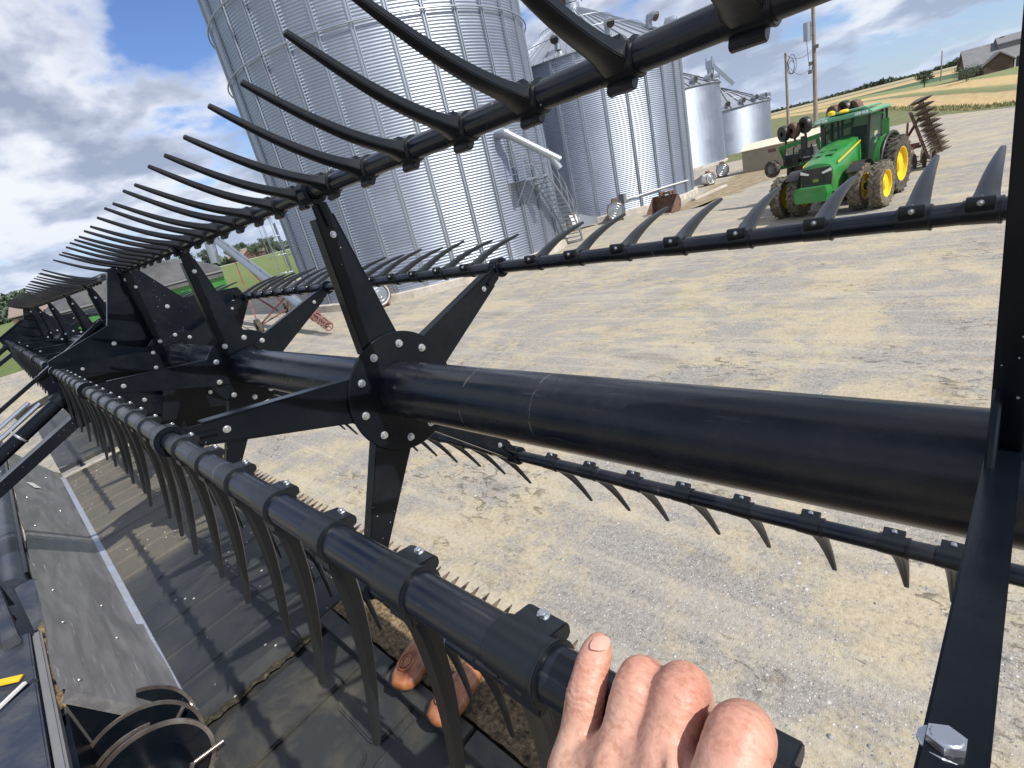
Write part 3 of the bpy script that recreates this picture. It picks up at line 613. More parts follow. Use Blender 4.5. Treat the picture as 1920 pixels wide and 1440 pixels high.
# ---------------------------------------------------------------- hand
def W(px,py,d): return CAM+ray(px,py)*d
def hand():
    ch={ # px,py,depth,radius px
     1:[(1074,1450,.202,50),(1087,1375,.211,38),(1097,1305,.2135,37.5),(1106,1268,.216,34.5),(1113,1242,.218,33.5),(1119,1222,.2205,30),(1122,1212,.223,25)],
     2:[(1152,1460,.188,54),(1174,1375,.196,46),(1193,1300,.200,46.5),(1203,1276,.205,45),(1212,1272,.222,40),(1222,1300,.246,36),(1226,1345,.256,33)],
     3:[(1240,1460,.178,58),(1256,1375,.186,52),(1273,1310,.190,51.5),(1280,1291,.196,50),(1290,1292,.216,44),(1301,1320,.238,40),(1304,1365,.246,36)],
     4:[(1345,1530,.160,72),(1368,1450,.163,66),(1386,1388,.168,62),(1392,1376,.175,60),(1400,1395,.194,52),(1396,1455,.205,46)],
     5:[(1090,1540,.190,80),(1160,1540,.182,84),(1250,1545,.172,88),(1320,1560,.164,84)],
     6:[(1074,1450,.202,50),(1100,1560,.186,78),(1180,1760,.165,120),(1220,2000,.150,140),(1250,2400,.145,150)],
     7:[(1152,1460,.188,54),(1180,1580,.176,84),(1250,1760,.160,120)],
     8:[(1240,1460,.178,58),(1265,1580,.166,86),(1300,1760,.156,120)],
     9:[(1082,1445,.2035,46),(1152,1440,.1925,56),(1235,1438,.1835,60),(1325,1510,.170,66)],
     10:[(1100,1410,.2035,12),(1112,1470,.1905,13),(1160,1600,.170,14)],
     11:[(1176,1400,.1875,13),(1185,1470,.1762,14),(1215,1600,.162,14)],
     12:[(1256,1400,.1770,14),(1262,1470,.1655,15),(1275,1600,.152,14)],
     13:[(1105,1450,.2010,46),(1130,1415,.2025,36)],
     14:[(1200,1450,.1885,54),(1222,1392,.1930,42)],
     15:[(1150,1420,.1955,50),(1235,1415,.1870,54)]}
    b=MB(); wr=[]
    def capsule(p,r,q,s):
        d=(q-p); l=d.length; d.normalize(); u=Vector((0,0,1)) if abs(d.z)<.9 else Vector((1,0,0)); 
        prof=[]
        for k in range(7): a=-PI/2+k*PI/12; prof.append((max(1e-5,r*math.cos(a)),r*math.sin(a)))
        for k in range(7): a=k*PI/12; prof.append((max(1e-5,s*math.cos(a)),l+s*math.sin(a)))
        b.lathe(prof,p,d,24)
    for k,pts in ch.items():
        P=[(W(x,y,d),rr*d/FPX) for x,y,d,rr in pts]
        # subdivide with smooth interpolation
        for (p,r),(q,s) in zip(P[:-1],P[1:]): capsule(p,r,q,s)
        if k in (1,2,3):
            ax=(P[3][0]-P[1][0]).normalized()
            if k==1:
                wr.append((P[2][0],(P[3][0]-P[1][0]).normalized(),.0060,.0024,.00034)); wr.append((P[4][0],ax,.0035,.0021,.00026))
            else: wr.append((P[2][0]+(P[3][0]-P[2][0])*.3,ax,.0065,.0026,.00034)); wr.append((P[1][0],ax,.006,.0031,.00016))
        if k==4: wr.append((P[2][0],(P[3][0]-P[1][0]).normalized(),.009,.0034,.0003))
    me=b.mesh('h0',M['skin'],0)
    tmp=bpy.data.objects.new('h0',me); COL.objects.link(tmp)
    m=tmp.modifiers.new('r','REMESH'); m.mode='VOXEL'; m.voxel_size=.0009; m.use_smooth_shade=True
    s=tmp.modifiers.new('s','SMOOTH'); s.iterations=22; s.factor=.6
    dg=bpy.context.evaluated_depsgraph_get(); ev=tmp.evaluated_get(dg); me2=bpy.data.meshes.new_from_object(ev)
    bpy.data.objects.remove(tmp)
    n=len(me2.vertices); co=np.empty(n*3); me2.vertices.foreach_get('co',co); co=co.reshape(-1,3)
    no=np.empty(n*3); me2.vertices.foreach_get('normal',no); no=no.reshape(-1,3)
    dsp=np.zeros(n); crs=np.zeros(n); jn=np.zeros(n)
    for (x,y,d,rd,am) in ((1097,1300,.2135,.010,.5),(1113,1240,.218,.008,.5),(1120,1212,.222,.008,.7),(1198,1285,.200,.011,.7),(1277,1298,.192,.012,.9),(1385,1385,.165,.013,.9),(1150,1425,.19,.010,.4),(1240,1425,.18,.012,.6)):
        q_=np.array(W(x,y,d)); jn+=am*np.exp(-((np.linalg.norm(co-q_,axis=1)-.006)/rd).clip(0)**2*2.2)
    for (c,ax,wd,wl,am) in wr:
        d=co-np.array(c); t=d@np.array(ax); rad=np.linalg.norm(d-np.outer(t,np.array(ax)),axis=1)
        jit=.0006*np.sin(co[:,0]*900)+.0004*np.sin(co[:,1]*1500+1)
        g_=np.exp(-(t/wd)**2)*np.exp(-(rad/.013)**4)*(np.cos((t+jit)*2*PI/wl)*.5+.5)**3; dsp-=am*1.25*g_; crs+=.38*g_
    for i in range(n):
        p=Vector(co[i]); dsp[i]+=.00016*noise.fractal(p*190,1,2,3)+.00035*noise.noise(p*60)
    co=co+no*dsp[:,None]
    base=np.array(W(1230,2300,.145)); co=co-base
    for nm,ar in (('joint',jn),('crease_shade',crs)):
        at=me2.attributes.new(nm,'FLOAT','POINT'); at.data.foreach_set('value',np.clip(ar,0,.75).astype(np.float32))
    me2.vertices.foreach_set('co',co.ravel()); me2.update(); me2.name='person'
    me2.materials.clear(); me2.materials.append(M['skin'])
    o=link('person',me2,None,Vector(base),label='bare hand resting on the nearest black reel bar, one finger stretched along it',cat='person')
    # nail
    tip=W(1126,1205,.2155); vs=[];fs=[]
    xax=(RI*.985+UP*-.05).normalized(); dn=(W(1113,1242,.218)-W(1122,1212,.223)).normalized(); nn=xax.cross(dn).normalized()
    if nn.dot(fw)>0: nn=-nn
    nb=MB(); K=9
    for i in range(K):
        for j in range(K):
            u=-1+2*i/(K-1); v=-1+2*j/(K-1)
            uu=u*math.sqrt(1-v*v/2.6); vv=v*math.sqrt(1-u*u/2.6)
            p=tip+xax*uu*.0032*1.25-dn*vv*.0027*1.25-nn*(.0012*uu*uu+.0006*max(0,vv)**2)-nn*.0002
            nb.v.append(p-Vector(base))
    for i in range(K-1):
        for j in range(K-1): nb.f.append((i*K+j,i*K+j+1,(i+1)*K+j+1,(i+1)*K+j))
    nb.build('fingernail',M['nail'],o,60)
hand()
# ---------------------------------------------------------------- ground and fields
def smooth(a,b,x): t=max(0,min(1,(x-a)/(b-a))); return t*t*(3-2*t)
def terr(x,y):
    r=math.hypot(x,y); az=math.degrees(math.atan2(x,y))
    wgt=smooth(-30,-19,az)*(1-smooth(60,100,az))
    if r<78: h=0
    elif r<130: h=(r-78)*.0481
    elif r<600: h=2.5+(r-130)*.0172
    else: h=10.6-(r-600)*.01
    h=max(h,-30)
    return wgt*h+ (.10*noise.noise(Vector((x*.02,y*.02,0)))*min(1,max(0,(r-100)/60)))
def field(t,b):
    g=N_(t,'ShaderNodeNewGeometry').outputs['Position']; s=N_(t,'ShaderNodeSeparateXYZ'); L_(t,g,s.inputs[0])
    x,y=s.outputs[0],s.outputs[1]
    az=mth(t,'MULTIPLY',mth(t,'ARCTAN2',x,y),180/PI)
    r=mth(t,'SQRT',mth(t,'ADD',mth(t,'MULTIPLY',x,x),mth(t,'MULTIPLY',y,y)))
    # field edges run a little askew to the yard
    v=obc(t); n=nz(t,v,.05,5,.6); nf=nz(t,obc(t,(1,1,1)),1.2,6,.7)
    rr=mth(t,'ADD',r,mth(t,'MULTIPLY',mth(t,'SUBTRACT',n,.5),9))
    f=mth(t,'DIVIDE',mth(t,'SUBTRACT',rr,50),600)
    def p(q): return (q-50)/600
    wheat=(.50,.36,.18); wheat2=(.42,.31,.16); gr=(.15,.16,.07); gr2=(.21,.23,.10); dk=(.055,.10,.045)
    uu=mth(t,'ADD',mth(t,'ADD',mth(t,'MULTIPLY',x,.905),mth(t,'MULTIPLY',y,.425)),mth(t,'MULTIPLY',mth(t,'SUBTRACT',n,.5),3.0))
    fu=mth(t,'DIVIDE',uu,100)
    c=ramp(t,fu,[(0,gr),(.268,gr),(.285,(.22,.2,.09)),(.295,wheat),(.345,wheat2),(.350,gr),(.378,gr2),(.384,wheat),(.44,wheat),(.447,gr2),(.56,(.19,.22,.09)),(.57,dk),(.78,dk),(.80,wheat)])
    farc=ramp(t,f,[(p(255),(0,0,0)),(p(262),(1,1,1))])
    c=mixc(t,farc,c,ramp(t,f,[(p(262),wheat),(p(360),wheat2),(p(366),dk),(p(430),(.36,.31,.19))]))
    L1=ramp(t,f,[(0,(.11,.15,.035)),(p(120),(.14,.18,.05)),(p(300),(.13,.17,.05)),(p(305),(.5,.48,.4)),(p(318),(.5,.48,.4)),(p(322),(.08,.14,.04))])
    m=ramp(t,mth(t,'MULTIPLY',mth(t,'ADD',az,60),1/60,clamp=True),[(.4,(0,0,0)),(.5,(1,1,1))])
    c=mixc(t,m,L1,c)
    k=ramp(t,nf,[(.25,(.62,.62,.6)),(.75,(1.3,1.3,1.25))])
    L_(t,mixc(t,1,c,k,'MULTIPLY'),b.inputs['Base Color']); bmp(t,b,nf,.8,.25)
M['field']=mat('fields',fn=field,rough=.95)
b=MB(); rs=[0,8,16,25,34,44,50,56,63,70,78,86,95,105,118,132,150,175,205,240,290,350,420,500,600,750,1000,1400,2000,3000]; na=180
for r in rs:
    for k in range(na): a=2*PI*k/na; x,y=r*math.sin(a),r*math.cos(a); b.v.append(Vector((x,y,terr(x,y)-.012)))
for i in range(1,len(rs)-1):
    for k in range(na): b.f.append((i*na+k,i*na+(k+1)%na,(i+1)*na+(k+1)%na,(i+1)*na+k))
for k in range(na): b.f.append((0,na+(k+1)%na,na+k))
b.build('field',M['field'],smooth=180,kind='structure')
def gravel(t,b):
    v=obc(t); 
    big=nz(t,v,.30,8,.68,1.2); st=nz(t,obc(t,(1.0,1.25,1)),1.3,7,.7,.9); mid=nz(t,v,5,5,.7)
    dirt=ramp(t,mth(t,'ADD',mth(t,'MULTIPLY',big,.50),mth(t,'ADD',mth(t,'MULTIPLY',st,.34),mth(t,'MULTIPLY',mid,.16))),[(.466,(0,0,0)),(.55,(1,1,1))])
    fine=nz(t,v,22,7,.72)
    gb=ramp(t,fine,[(.28,(.145,.135,.118)),(.5,(.285,.268,.235)),(.75,(.41,.385,.345))])
    db=ramp(t,fine,[(.28,(.26,.205,.13)),(.44,(.41,.345,.235)),(.72,(.54,.465,.33))])
    c=mixc(t,mth(t,'MULTIPLY',dirt,.88),gb,db); hh=mth(t,'MULTIPLY',fine,mth(t,'MULTIPLY_ADD',dirt,-.15,.45))
    for sc,rad,tg,td,ht in ((72.,.38,.22,.84,.25),(36.,.38,.36,.93,.5),(15.,.30,.90,.985,1.0)):
        vo=N_(t,'ShaderNodeTexVoronoi',ins={'Scale':sc}); L_(t,v,vo.inputs[0]); sc_=N_(t,'ShaderNodeSeparateColor'); L_(t,vo.outputs['Color'],sc_.inputs[0])
        thr=mth(t,'MULTIPLY_ADD',dirt,td-tg,tg)
        on=mth(t,'GREATER_THAN',sc_.outputs[0],thr)
        rr_=mth(t,'MULTIPLY_ADD',sc_.outputs[2],rad*.5,rad*.6)
        msk=mth(t,'MULTIPLY',on,mth(t,'LESS_THAN',vo.outputs[0],rr_))
        pc=ramp(t,sc_.outputs[1],[(.05,(.20,.20,.205)),(.45,(.36,.35,.33)),(.8,(.47,.46,.43)),(1,(.57,.56,.53))])
        c=mixc(t,msk,c,pc)
        hh=mth(t,'ADD',hh,mth(t,'MULTIPLY',on,mth(t,'MULTIPLY',mth(t,'MAXIMUM',mth(t,'SUBTRACT',rr_,vo.outputs[0]),0),ht/rad)))
    dk=ramp(t,nz(t,obc(t,(1,1.6,1)),.7,6,.7,.6),[(.30,(.78,.76,.72)),(.45,(1,1,1))])
    c=mixc(t,1,c,dk,'MULTIPLY')
    cl=mth(t,'MULTIPLY',ramp(t,nz(t,obc(t,(1,1.8,1)),4.6,8,.78,.8),[(.56,(0,0,0)),(.64,(1,1,1))]),ramp(t,nz(t,v,.45,4,.6),[(.50,(0,0,0)),(.60,(1,1,1))]))
    c=mixc(t,mth(t,'MULTIPLY',cl,.20),c,(.22,.175,.11)); hh=mth(t,'ADD',hh,mth(t,'MULTIPLY',cl,.9))
    rot=N_(t,'ShaderNodeMapping'); rot.inputs['Rotation'].default_value=(0,0,R(24)); rot.inputs['Scale'].default_value=(.05,1,1); L_(t,N_(t,'ShaderNodeNewGeometry').outputs['Position'],rot.inputs[0])
    trk=ramp(t,nz(t,rot.outputs[0],1.5,3,.5,.35),[(.50,(0,0,0)),(.56,(1,1,1)),(.60,(0,0,0))])
    L_(t,mixc(t,mth(t,'MULTIPLY',trk,.35),c,(.50,.45,.36)),b.inputs['Base Color'])
    bmp(t,b,mth(t,'ADD',mth(t,'SUBTRACT',hh,mth(t,'MULTIPLY',trk,.5)),mth(t,'MULTIPLY',mid,1.1)),1.0,.018)
M['gravel']=mat('gravel_yard',fn=gravel,rough=.95,Specular_IOR_Level=.25)
def sheet_poly(name,mt,pts,z,res=1.2,kind='structure'):
    bm=bmesh.new(); vs=[bm.verts.new((p[0],p[1],z)) for p in pts]; bm.faces.new(vs); bmesh.ops.triangulate(bm,faces=bm.faces[:])
    me=bpy.data.meshes.new(name); bm.to_mesh(me); bm.free(); me.materials.append(mt); return link(name,me,None,kind=kind)
yard=[(40,-40),(40,30),(12,58)]+[gnd(1895,202)[:2],gnd(1755,217)[:2],(-14,92),(-21,103),(-34,98),(-55,70),(-60,45),(-56,28),(-53,18),(-48,10),(-45.5,4),(-44.5,-5),(-44,-40)]
sheet_poly('gravel_yard',M['gravel'],yard,.004)
def dirtpatch(t,b):
    v=obc(t); L_(t,ramp(t,nz(t,v,1.6,7,.7,.4),[(.3,(.13,.10,.06)),(.5,(.27,.21,.13)),(.7,(.42,.35,.23))]),b.inputs['Base Color']); bmp(t,b,nz(t,v,8,6,.7),.8,.06)
M['dpatch']=mat('bare_dirt',fn=dirtpatch,rough=1)
def blob(pts,n=6,j=.5):
    out=[]
    for i,p in enumerate(pts):
        q=pts[(i+1)%len(pts)]
        for k in range(n):
            t=k/n; x=p[0]+(q[0]-p[0])*t; y=p[1]+(q[1]-p[1])*t
            out.append((x+j*noise.noise(Vector((x*.9,y*.9,1))),y+j*noise.noise(Vector((x*.9,y*.9,7)))))
    return out
sheet_poly('dirt_strip',M['dpatch'],blob([gnd(1290,385)[:2],gnd(1330,352)[:2],gnd(1400,322)[:2],gnd(1500,296)[:2],gnd(1492,318)[:2],gnd(1400,352)[:2],gnd(1330,385)[:2],gnd(1200,412)[:2]],6,1.2),.008)
# ---------------------------------------------------------------- grain bins
def bin_(label,az,D,Rr,eave,roof=True,seg=96,corr=True,nst=32,rings=(),roofdeg=30,group='grain bins',nv=0,rot=0,riblow=False):
    c=azel(az,D); o=thing('grain_bin',label,'grain bin',c,0,group)
    z0=.35; pitch=.12; b=MB()
    if corr:
        nr=int((eave-z0)/pitch*4)
        prof=[(Rr+.018*math.sin(k*PI/2),z0+k*pitch/4) for k in range(nr+1)]
    else: prof=[(Rr,z0),(Rr,eave)]
    n=seg
    for (r,z) in prof:
        for j in range(n): a=2*PI*j/n; b.v.append(Vector((r*math.sin(a),r*math.cos(a),z)))
    for i in range(len(prof)-1):
        for j in range(n): b.f.append((i*n+j,(i+1)*n+j,(i+1)*n+(j+1)%n,i*n+(j+1)%n))
    me=bpy.data.meshes.new('wall'); me.from_pydata([tuple(p) for p in b.v],[],b.f); me.polygons.foreach_set('use_smooth',[True]*len(me.polygons))
    uv=me.uv_layers.new(name='UVMap'); cir=2*PI*Rr
    arr=np.empty(len(me.loops)*2); k=0
    for (i0,f) in enumerate(b.f):
        j=(i0%n)
        for vi in f:
            jj=vi%n; 
            if jj==0 and j==n-1: jj=n
            arr[k]=jj/n*cir; arr[k+1]=b.v[vi].z; k+=2
    uv.data.foreach_set('uv',arr); me.materials.append(M['galv']); link('wall',me,o)
    m=MB(); m.lathe([(Rr+.28,0),(Rr+.28,.33),(Rr+.22,.36),(0,.36)],(0,0,0),(0,0,1),96); m.build('foundation',M['concrete'],o,30)
    # vertical stiffeners: paired channels with bolt line
    sm=MB()
    for dx in (-.055,.055): sm.box((dx,Rr+.045,(z0+eave)/2),(.045,.07,eave-z0))
    sm.box((0,Rr+.022,(z0+eave)/2),(.15,.02,eave-z0))
    smm=sm.mesh('stiffener',M['galv2'],30)
    bm_=MB(); z=z0+.1; pr_=[(Rr+.012,z0)]; stp=.12 if corr else .3
    while z<eave: pr_+=[(Rr+.018,z-.012),(Rr+.046,z-.012),(Rr+.046,z+.012),(Rr+.018,z+.012)]; z+=stp
    pr_.append((Rr+.012,eave)); nn_=len(pr_)
    for y_,z_ in pr_: bm_.v+=[Vector((.094,y_,z_)),Vector((.116,y_,z_))]
    bm_.f+=[(2*q,2*q+1,2*q+3,2*q+2) for q in range(nn_-1)]
    for q in range(1,nn_-4,4): bm_.f+=[(2*q,2*q+2,2*q+4,2*q+6),(2*q+1,2*q+7,2*q+5,2*q+3)]
    bmm=bm_.mesh('bolt_line',M['zinc'],0)
    for k in range(0 if riblow else nst):
        a=-2*PI*(k+rot)/nst
        s=link('stiffener',smm,o,(0,0,0),(0,0,a))
        if corr: 
            q=link('bolt_line',bmm,s)
    for z in rings:
        m=MB(); pts=[((Rr+.16)*math.sin(2*PI*k/96),(Rr+.16)*math.cos(2*PI*k/96),z) for k in range(96)]; m.tube(pts,.035,8,closed=True); m.build('wind_ring',M['galv2'],o,60)
    if roof:
        hr=Rr*math.tan(R(roofdeg)); ov=.18; top=.55
        m=MB(); prof=[(Rr+ov,eave-ov*math.tan(R(roofdeg))),(top,eave+hr-top*math.tan(R(roofdeg)))]
        m.lathe([(Rr+ov,prof[0][1]-.03)]+prof+[(top,prof[1][1]+.35),(0,prof[1][1]+.45)],(0,0,0),(0,0,1),96); rf=m.build('roof',M['roofg'],o,25)
        nrb=nst*(1 if riblow else 2)
        m=MB()
        for k in range(nrb):
            a=2*PI*(k+.5)/nrb; d=Vector((math.sin(a),math.cos(a),0))
            m.bar(d*(Rr+ov)+Vector((0,0,prof[0][1]+.03)),d*top+Vector((0,0,prof[1][1]+.03)),.05 if not riblow else .09,.08)
        m.build('roof_ribs',M['navy'] if riblow else M['galv2'],rf,0)
        for fr in (.33,.62):
            rr_=Rr*(1-fr); zz_=eave+hr*fr+.16
            m=MB(); m.tube([(rr_*math.sin(2*PI*k/64),rr_*math.cos(2*PI*k/64),zz_) for k in range(64)],.025,6,closed=True); m.build('roof_ring',M['galv2'],rf,60)
        for k in range(nv):
            a=2*PI*(k+.25)/nv; d=Vector((math.sin(a),math.cos(a),0)); p=d*(Rr*.90)+Vector((0,0,eave+Rr*.10*math.tan(R(roofdeg))))
            if riblow:
                p=d*(Rr*.93)+Vector((0,0,eave+Rr*.07*math.tan(R(roofdeg))+.35)); m=MB(); m.cyl(p-d*.3,p+d*.55,.36,n=16); m.cyl(p-Vector((0,0,.5)),p,.26,n=12); vv=m.build('roof_vent',M['galv2'],rf,40); m=MB(); m.cyl(p+d*.552,p+d*.57,.33,n=16); m.build('vent_mesh',M['blk'],vv,40); continue
            m=MB(); m.cyl(p,p+Vector((0,0,.42)),.20,n=14); m.tube([p+Vector((0,0,.40)),p+Vector((0,0,.62))+d*.08,p+Vector((0,0,.62))+d*.42,p+Vector((0,0,.50))+d*.58],[.22,.26,.27,.29],14); m.build('roof_vent',M['galv2'],rf,40)
            m=MB(); m.cyl(p+Vector((0,0,.50))+d*.575,p+Vector((0,0,.488))+d*.60,.25,n=14); m.build('vent_mesh',M['blk'],rf,40)
    return o,c
B1,c1=bin_('tallest galvanized grain bin nearest the yard, cut off by the top of the frame',-52.5,31.5,7.4,18.6,rings=(10.72,12.9,15.1,17.3),seg=192,nst=33,rot=.177,nv=10)
B2,c2=bin_('wide galvanized grain bin with ribbed cone roof standing just behind the tallest bin',-34.2,44.5,6.8,10.35,seg=160,nst=29,rot=.0,nv=12)
B3,c3=bin_('galvanized grain bin partly hidden by the wide bin, chute on its peak',-27.4,84,7.4,9.9,nst=30,seg=96,nv=16,rot=.2,riblow=True,roofdeg=27)
B4,c4=bin_('lowest galvanized grain bin, farthest to the right beside the tan shed',-22.5,96,6.9,6.65,nst=26,nv=20,rot=.2,riblow=True,roofdeg=27)
def l2(o,p): return Vector(p)-o.location
# discharge tube on bin 1
p0=Vector((-17.55,18.75,5.98)); rad=(p0-c1); rad.z=0; rad.normalize()
pe=W(1050,300,(ray(1050,300)*1).dot(fw)*0+1); 
# end point lies the same distance out from the wall
def on_cyl(px,py,c,rr):
    m=ray(px,py); a=m.x**2+m.y**2; bb_=-2*(m.x*c.x+m.y*c.y); cc=c.x**2+c.y**2-rr*rr; D=bb_*bb_-4*a*cc
    if D<0: D=0
    return CAM+m*((-bb_-math.sqrt(D))/(2*a))
q1=on_cyl(945,248,c1,7.9); q2=on_cyl(1040,296,c1,9.2); q2=CAM+ray(1050,300)*((q1-CAM).dot(fw)*1.02)
m=MB(); m.tube([q1-rad*.6,q1,q1.lerp(q2,.08)],[.2,.2,.2],14); m.cyl(q1,q2,.17,n=18); dd=(q2-q1).normalized(); m.cyl(q1.lerp(q2,.02),q1.lerp(q2,.05),.22,n=18); m.cyl(q1.lerp(q2,.74),q1.lerp(q2,.76),.21,n=18); m.cyl(q2-dd*.5,q2-dd*.1+Vector((0,0,-.4)),.16,n=14)
m.v=[l2(B1,p) for p in m.v]; m.build('discharge_tube',M['galv2'],B1,50)
# stair with platform winding down the near side of bin 1
def stair():
    o=[]
    zt=3.75; a0=math.atan2(-17.59+24.99,19.1-19.18) # azimuth of platform about bin
    root=MB()
    def cp(a,r,z): return Vector((r*math.sin(a),r*math.cos(a),z))
    # platform
    r0,r1=7.5,8.45
    A0=a0+R(2.5); A1=a0-R(8)
    m=MB(); pts=[cp(A0,r0,zt),cp(A0,r1,zt),cp(A1,r1,zt),cp(A1,r0,zt)]; m.prism(pts,(0,0,-1),.06)
    for a in (A0,(A0+A1)/2,A1): m.bar(cp(a,r0,zt-1.1),cp(a,r1,zt-.05),.05,.05)
    pl=m.build('stair_platform',M['galv2'],B1,0)
    n=17; As=[A1-(i/(n))*R(27) for i in range(n+1)]; zs=[zt-(i/n)*zt for i in range(n+1)]
    m=MB()
    for i in range(n):
        m.prism([cp(As[i],r0+.1,zs[i+1]+.1),cp(As[i],r1,zs[i+1]+.1),cp(As[i+1],r1,zs[i+1]+.1),cp(As[i+1],r0+.1,zs[i+1]+.1)],(0,0,-1),.04)
    m.build('stair_treads',M['galv2'],B1,0)
    m=MB()
    for r in (r0+.08,r1):
        m.tube([cp(a,r,z-.02) for a,z in zip(As,zs)],.05,6)
    m.build('stringer',M['galv2'],B1,30)
    m=MB()
    Aall=[A0,(A0+A1)/2,A1]+As[2::3]; Zall=[zt,zt,zt]+zs[2::3]
    for h in (.55,1.05): m.tube([cp(a,r1+.03,z+h) for a,z in zip(Aall,Zall)],.022,6); m.tube([cp(a,r0+.12,z+h) for a,z in zip(Aall[2:],Zall[2:])],.022,6)
    for a,z in zip(Aall,Zall): m.cyl(cp(a,r1+.03,z),cp(a,r1+.03,z+1.07),.022,n=6)
    for a,z in zip(Aall[2:],Zall[2:]): m.cyl(cp(a,r0+.12,z),cp(a,r0+.12,z+1.07),.022,n=6)
    m.build('handrail',M['galv2'],B1,30)
    # upright ladder continuing above platform
    m=MB(); a=A0-R(1)
    for s in (-.22,.22): m.cyl(cp(a+s/7.7,7.72,zt),cp(a+s/7.7,7.72,zt+1.9),.022,n=6)
    for k in range(5): m.cyl(cp(a-.22/7.7,7.72,zt+.3+k*.33),cp(a+.22/7.7,7.72,zt+.3+k*.33),.014,n=6)
    m.build('ladder',M['galv2'],B1,30)
stair()
# caged ladder on the left flank of bin 1
def ladder():
    p=azel(-66.9,29.6); rel=p-c1; a=math.atan2(rel.x,rel.y); rr_=7.46
    def cp(da,r,z): return Vector((r*math.sin(a)+da*math.cos(a),r*math.cos(a)-da*math.sin(a),z))
    m=MB()
    for s in (-.23,.23): m.bar(cp(s,rr_+.35,.2),cp(s,rr_+.35,4.6),.05,.03)
    for k in range(14): m.cyl(cp(-.23,rr_+.35,.5+k*.3),cp(.23,rr_+.35,.5+k*.3),.016,n=6)
    for k in range(2): m.bar(cp(-.23,rr_,1+k*2),cp(-.23,rr_+.35,1+k*2),.04,.04); m.bar(cp(.23,rr_,1+k*2),cp(.23,rr_+.35,1+k*2),.04,.04)
    m.build('ladder',M['galv2'],B1,30)
    m=MB()
    for k in range(4):
        z=2.2+k*.9; pts=[cp(.38*math.cos(t),rr_+.35+.75*math.sin(t),z) for t in [PI*i/12 for i in range(13)]]; m.tube(pts,.02,6)
    for t in (.15,.8,1.57,2.34,3.0): m.cyl(cp(.38*math.cos(t),rr_+.35+.75*math.sin(t),2.4),cp(.38*math.cos(t),rr_+.35+.75*math.sin(t),5.0),.014,n=6)
    m.build('ladder_cage',M['galv2'],B1,30)
ladder()
# chute and catwalk over bins 2-4
m=MB()
top2=c2+Vector((0,0,10.35+6.8*math.tan(R(30))))
m.bar(top2+Vector((0,0,-.2)),top2+Vector((-8.5,-2.0,9)),.45,.45); m.v=[l2(B2,p) for p in m.v]; m.build('filling_spout',M['rust'],B2,30)
m=MB(); d=Vector((math.sin(R(-42)),math.cos(R(-42)),0)); 
for s in (-.9,.9):
    m.bar(Vector((s,0,14.2)),Vector((s*.3,0,16.4)),.07,.07)
m.cyl((0,0,14.4),(0,0,15.6),.4,n=14); m.build('peak_stand',M['galv2'],B2,30)
t3=c3+Vector((0,0,9.9+7.4*math.tan(R(27)))); 
m=MB(); pk=azel(-23.0,84,12.2); m.box(pk,(.9,.9,.9)); m.cyl(pk+Vector((0,0,-1.6)),pk+Vector((0,0,-.4)),.35,n=12); m.bar(pk+Vector((0,0,.2)),pk+Vector((2.4,1,-3.0)),.5,.45); m.bar(pk+Vector((-.3,0,-2.2)),pk+Vector((-.5,0,.9)),.15,.15); m.bar(pk+Vector((.3,0,-2.2)),pk+Vector((.3,0,.9)),.15,.15)
m.v=[l2(B3,p) for p in m.v]; m.build('distributor',M['galv2'],B3,30)
# white pipe and meter box on bin 2
m=MB(); pts=[on_cyl(x,y,c2,6.92) for x,y in ((1172,373),(1200,366),(1230,356),(1262,346),(1290,338))]; m.tube(pts,.045,8); m.v=[l2(B2,p) for p in m.v]; m.build('white_pipe',M['white'],B2,50)
m=MB(); p=on_cyl(1168,372,c2,6.95); m.box(p,(.35,.35,.62)); m.v=[l2(B2,q) for q in m.v]; m.build('meter_box',M['grey'],B2,0,bev=.02)
# aeration fans
def fan(loc,yaw,label,sc=1,white=False):
    o=thing('aeration_fan',label,'fan',loc,yaw,'aeration fans at the feet of the bins')
    m=MB(); m.lathe([(.50*sc,-.28),(.52*sc,-.3),(.52*sc,.28),(.50*sc,.30),(.44*sc,.30)],(0,-.1,.62*sc),(0,-1,0),28); m.build('housing',M['white'] if white else M['galv2'],o,40)
    m=MB(); m.lathe([(.47*sc,.24),(.1*sc,.30),(.0,.30)],(0,-.1,.62*sc),(0,-1,0),28); g_=m.build('guard',M['galv2'],o,40)
    m=MB(); m.lathe([(.50*sc,.26),(.555*sc,.27),(.555*sc,.32),(.50*sc,.32)],(0,-.1,.62*sc),(0,-1,0),28); m.build('rim',M['rust'],o,40)
    for k in range(3): 
        m=MB(); m.tube([(.15*sc*(k+1)*math.sin(a),-.1-.335,.62*sc+.15*sc*(k+1)*math.cos(a)) for a in [2*PI*i/24 for i in range(24)]],.008,5,closed=True); m.build('guard_ring',M['zinc'],g_,40)
    m=MB(); m.prism([(-.42*sc,.15,.12),(.42*sc,.15,.12),(.42*sc,.15,1.05*sc),(-.42*sc,.15,1.05*sc)],(0,1,0),.3); m.prism([(.3*sc,.45,.15),(.3*sc,1.5,.15),(.3*sc,1.5,.5),(.3*sc,.45,1.0*sc)],(-1,0,0),.6*sc); m.build('transition_duct',M['galv2'],o,30)
    m=MB(); m.box((0,-.05,1.22*sc),(.35*sc,.3*sc,.2*sc)); m.build('motor_box',M['rust'],o,30,bev=.02)
    m=MB(); 
    for x in (-.35,.35): m.box((x*sc,-.1,.06),(.08,.5,.12))
    m.build('foot',M['rust'],o,0)
    return o
def face(p,c): d=(Vector(p)-c); return math.atan2(-d.x,d.y)+PI
def fan_at(px,py,c,label,sc,dyaw=0,white=False):
    p=gnd(px,py); y=math.atan2((p-c).x,-(p-c).y); fan(p,y+dyaw,label,sc,white)
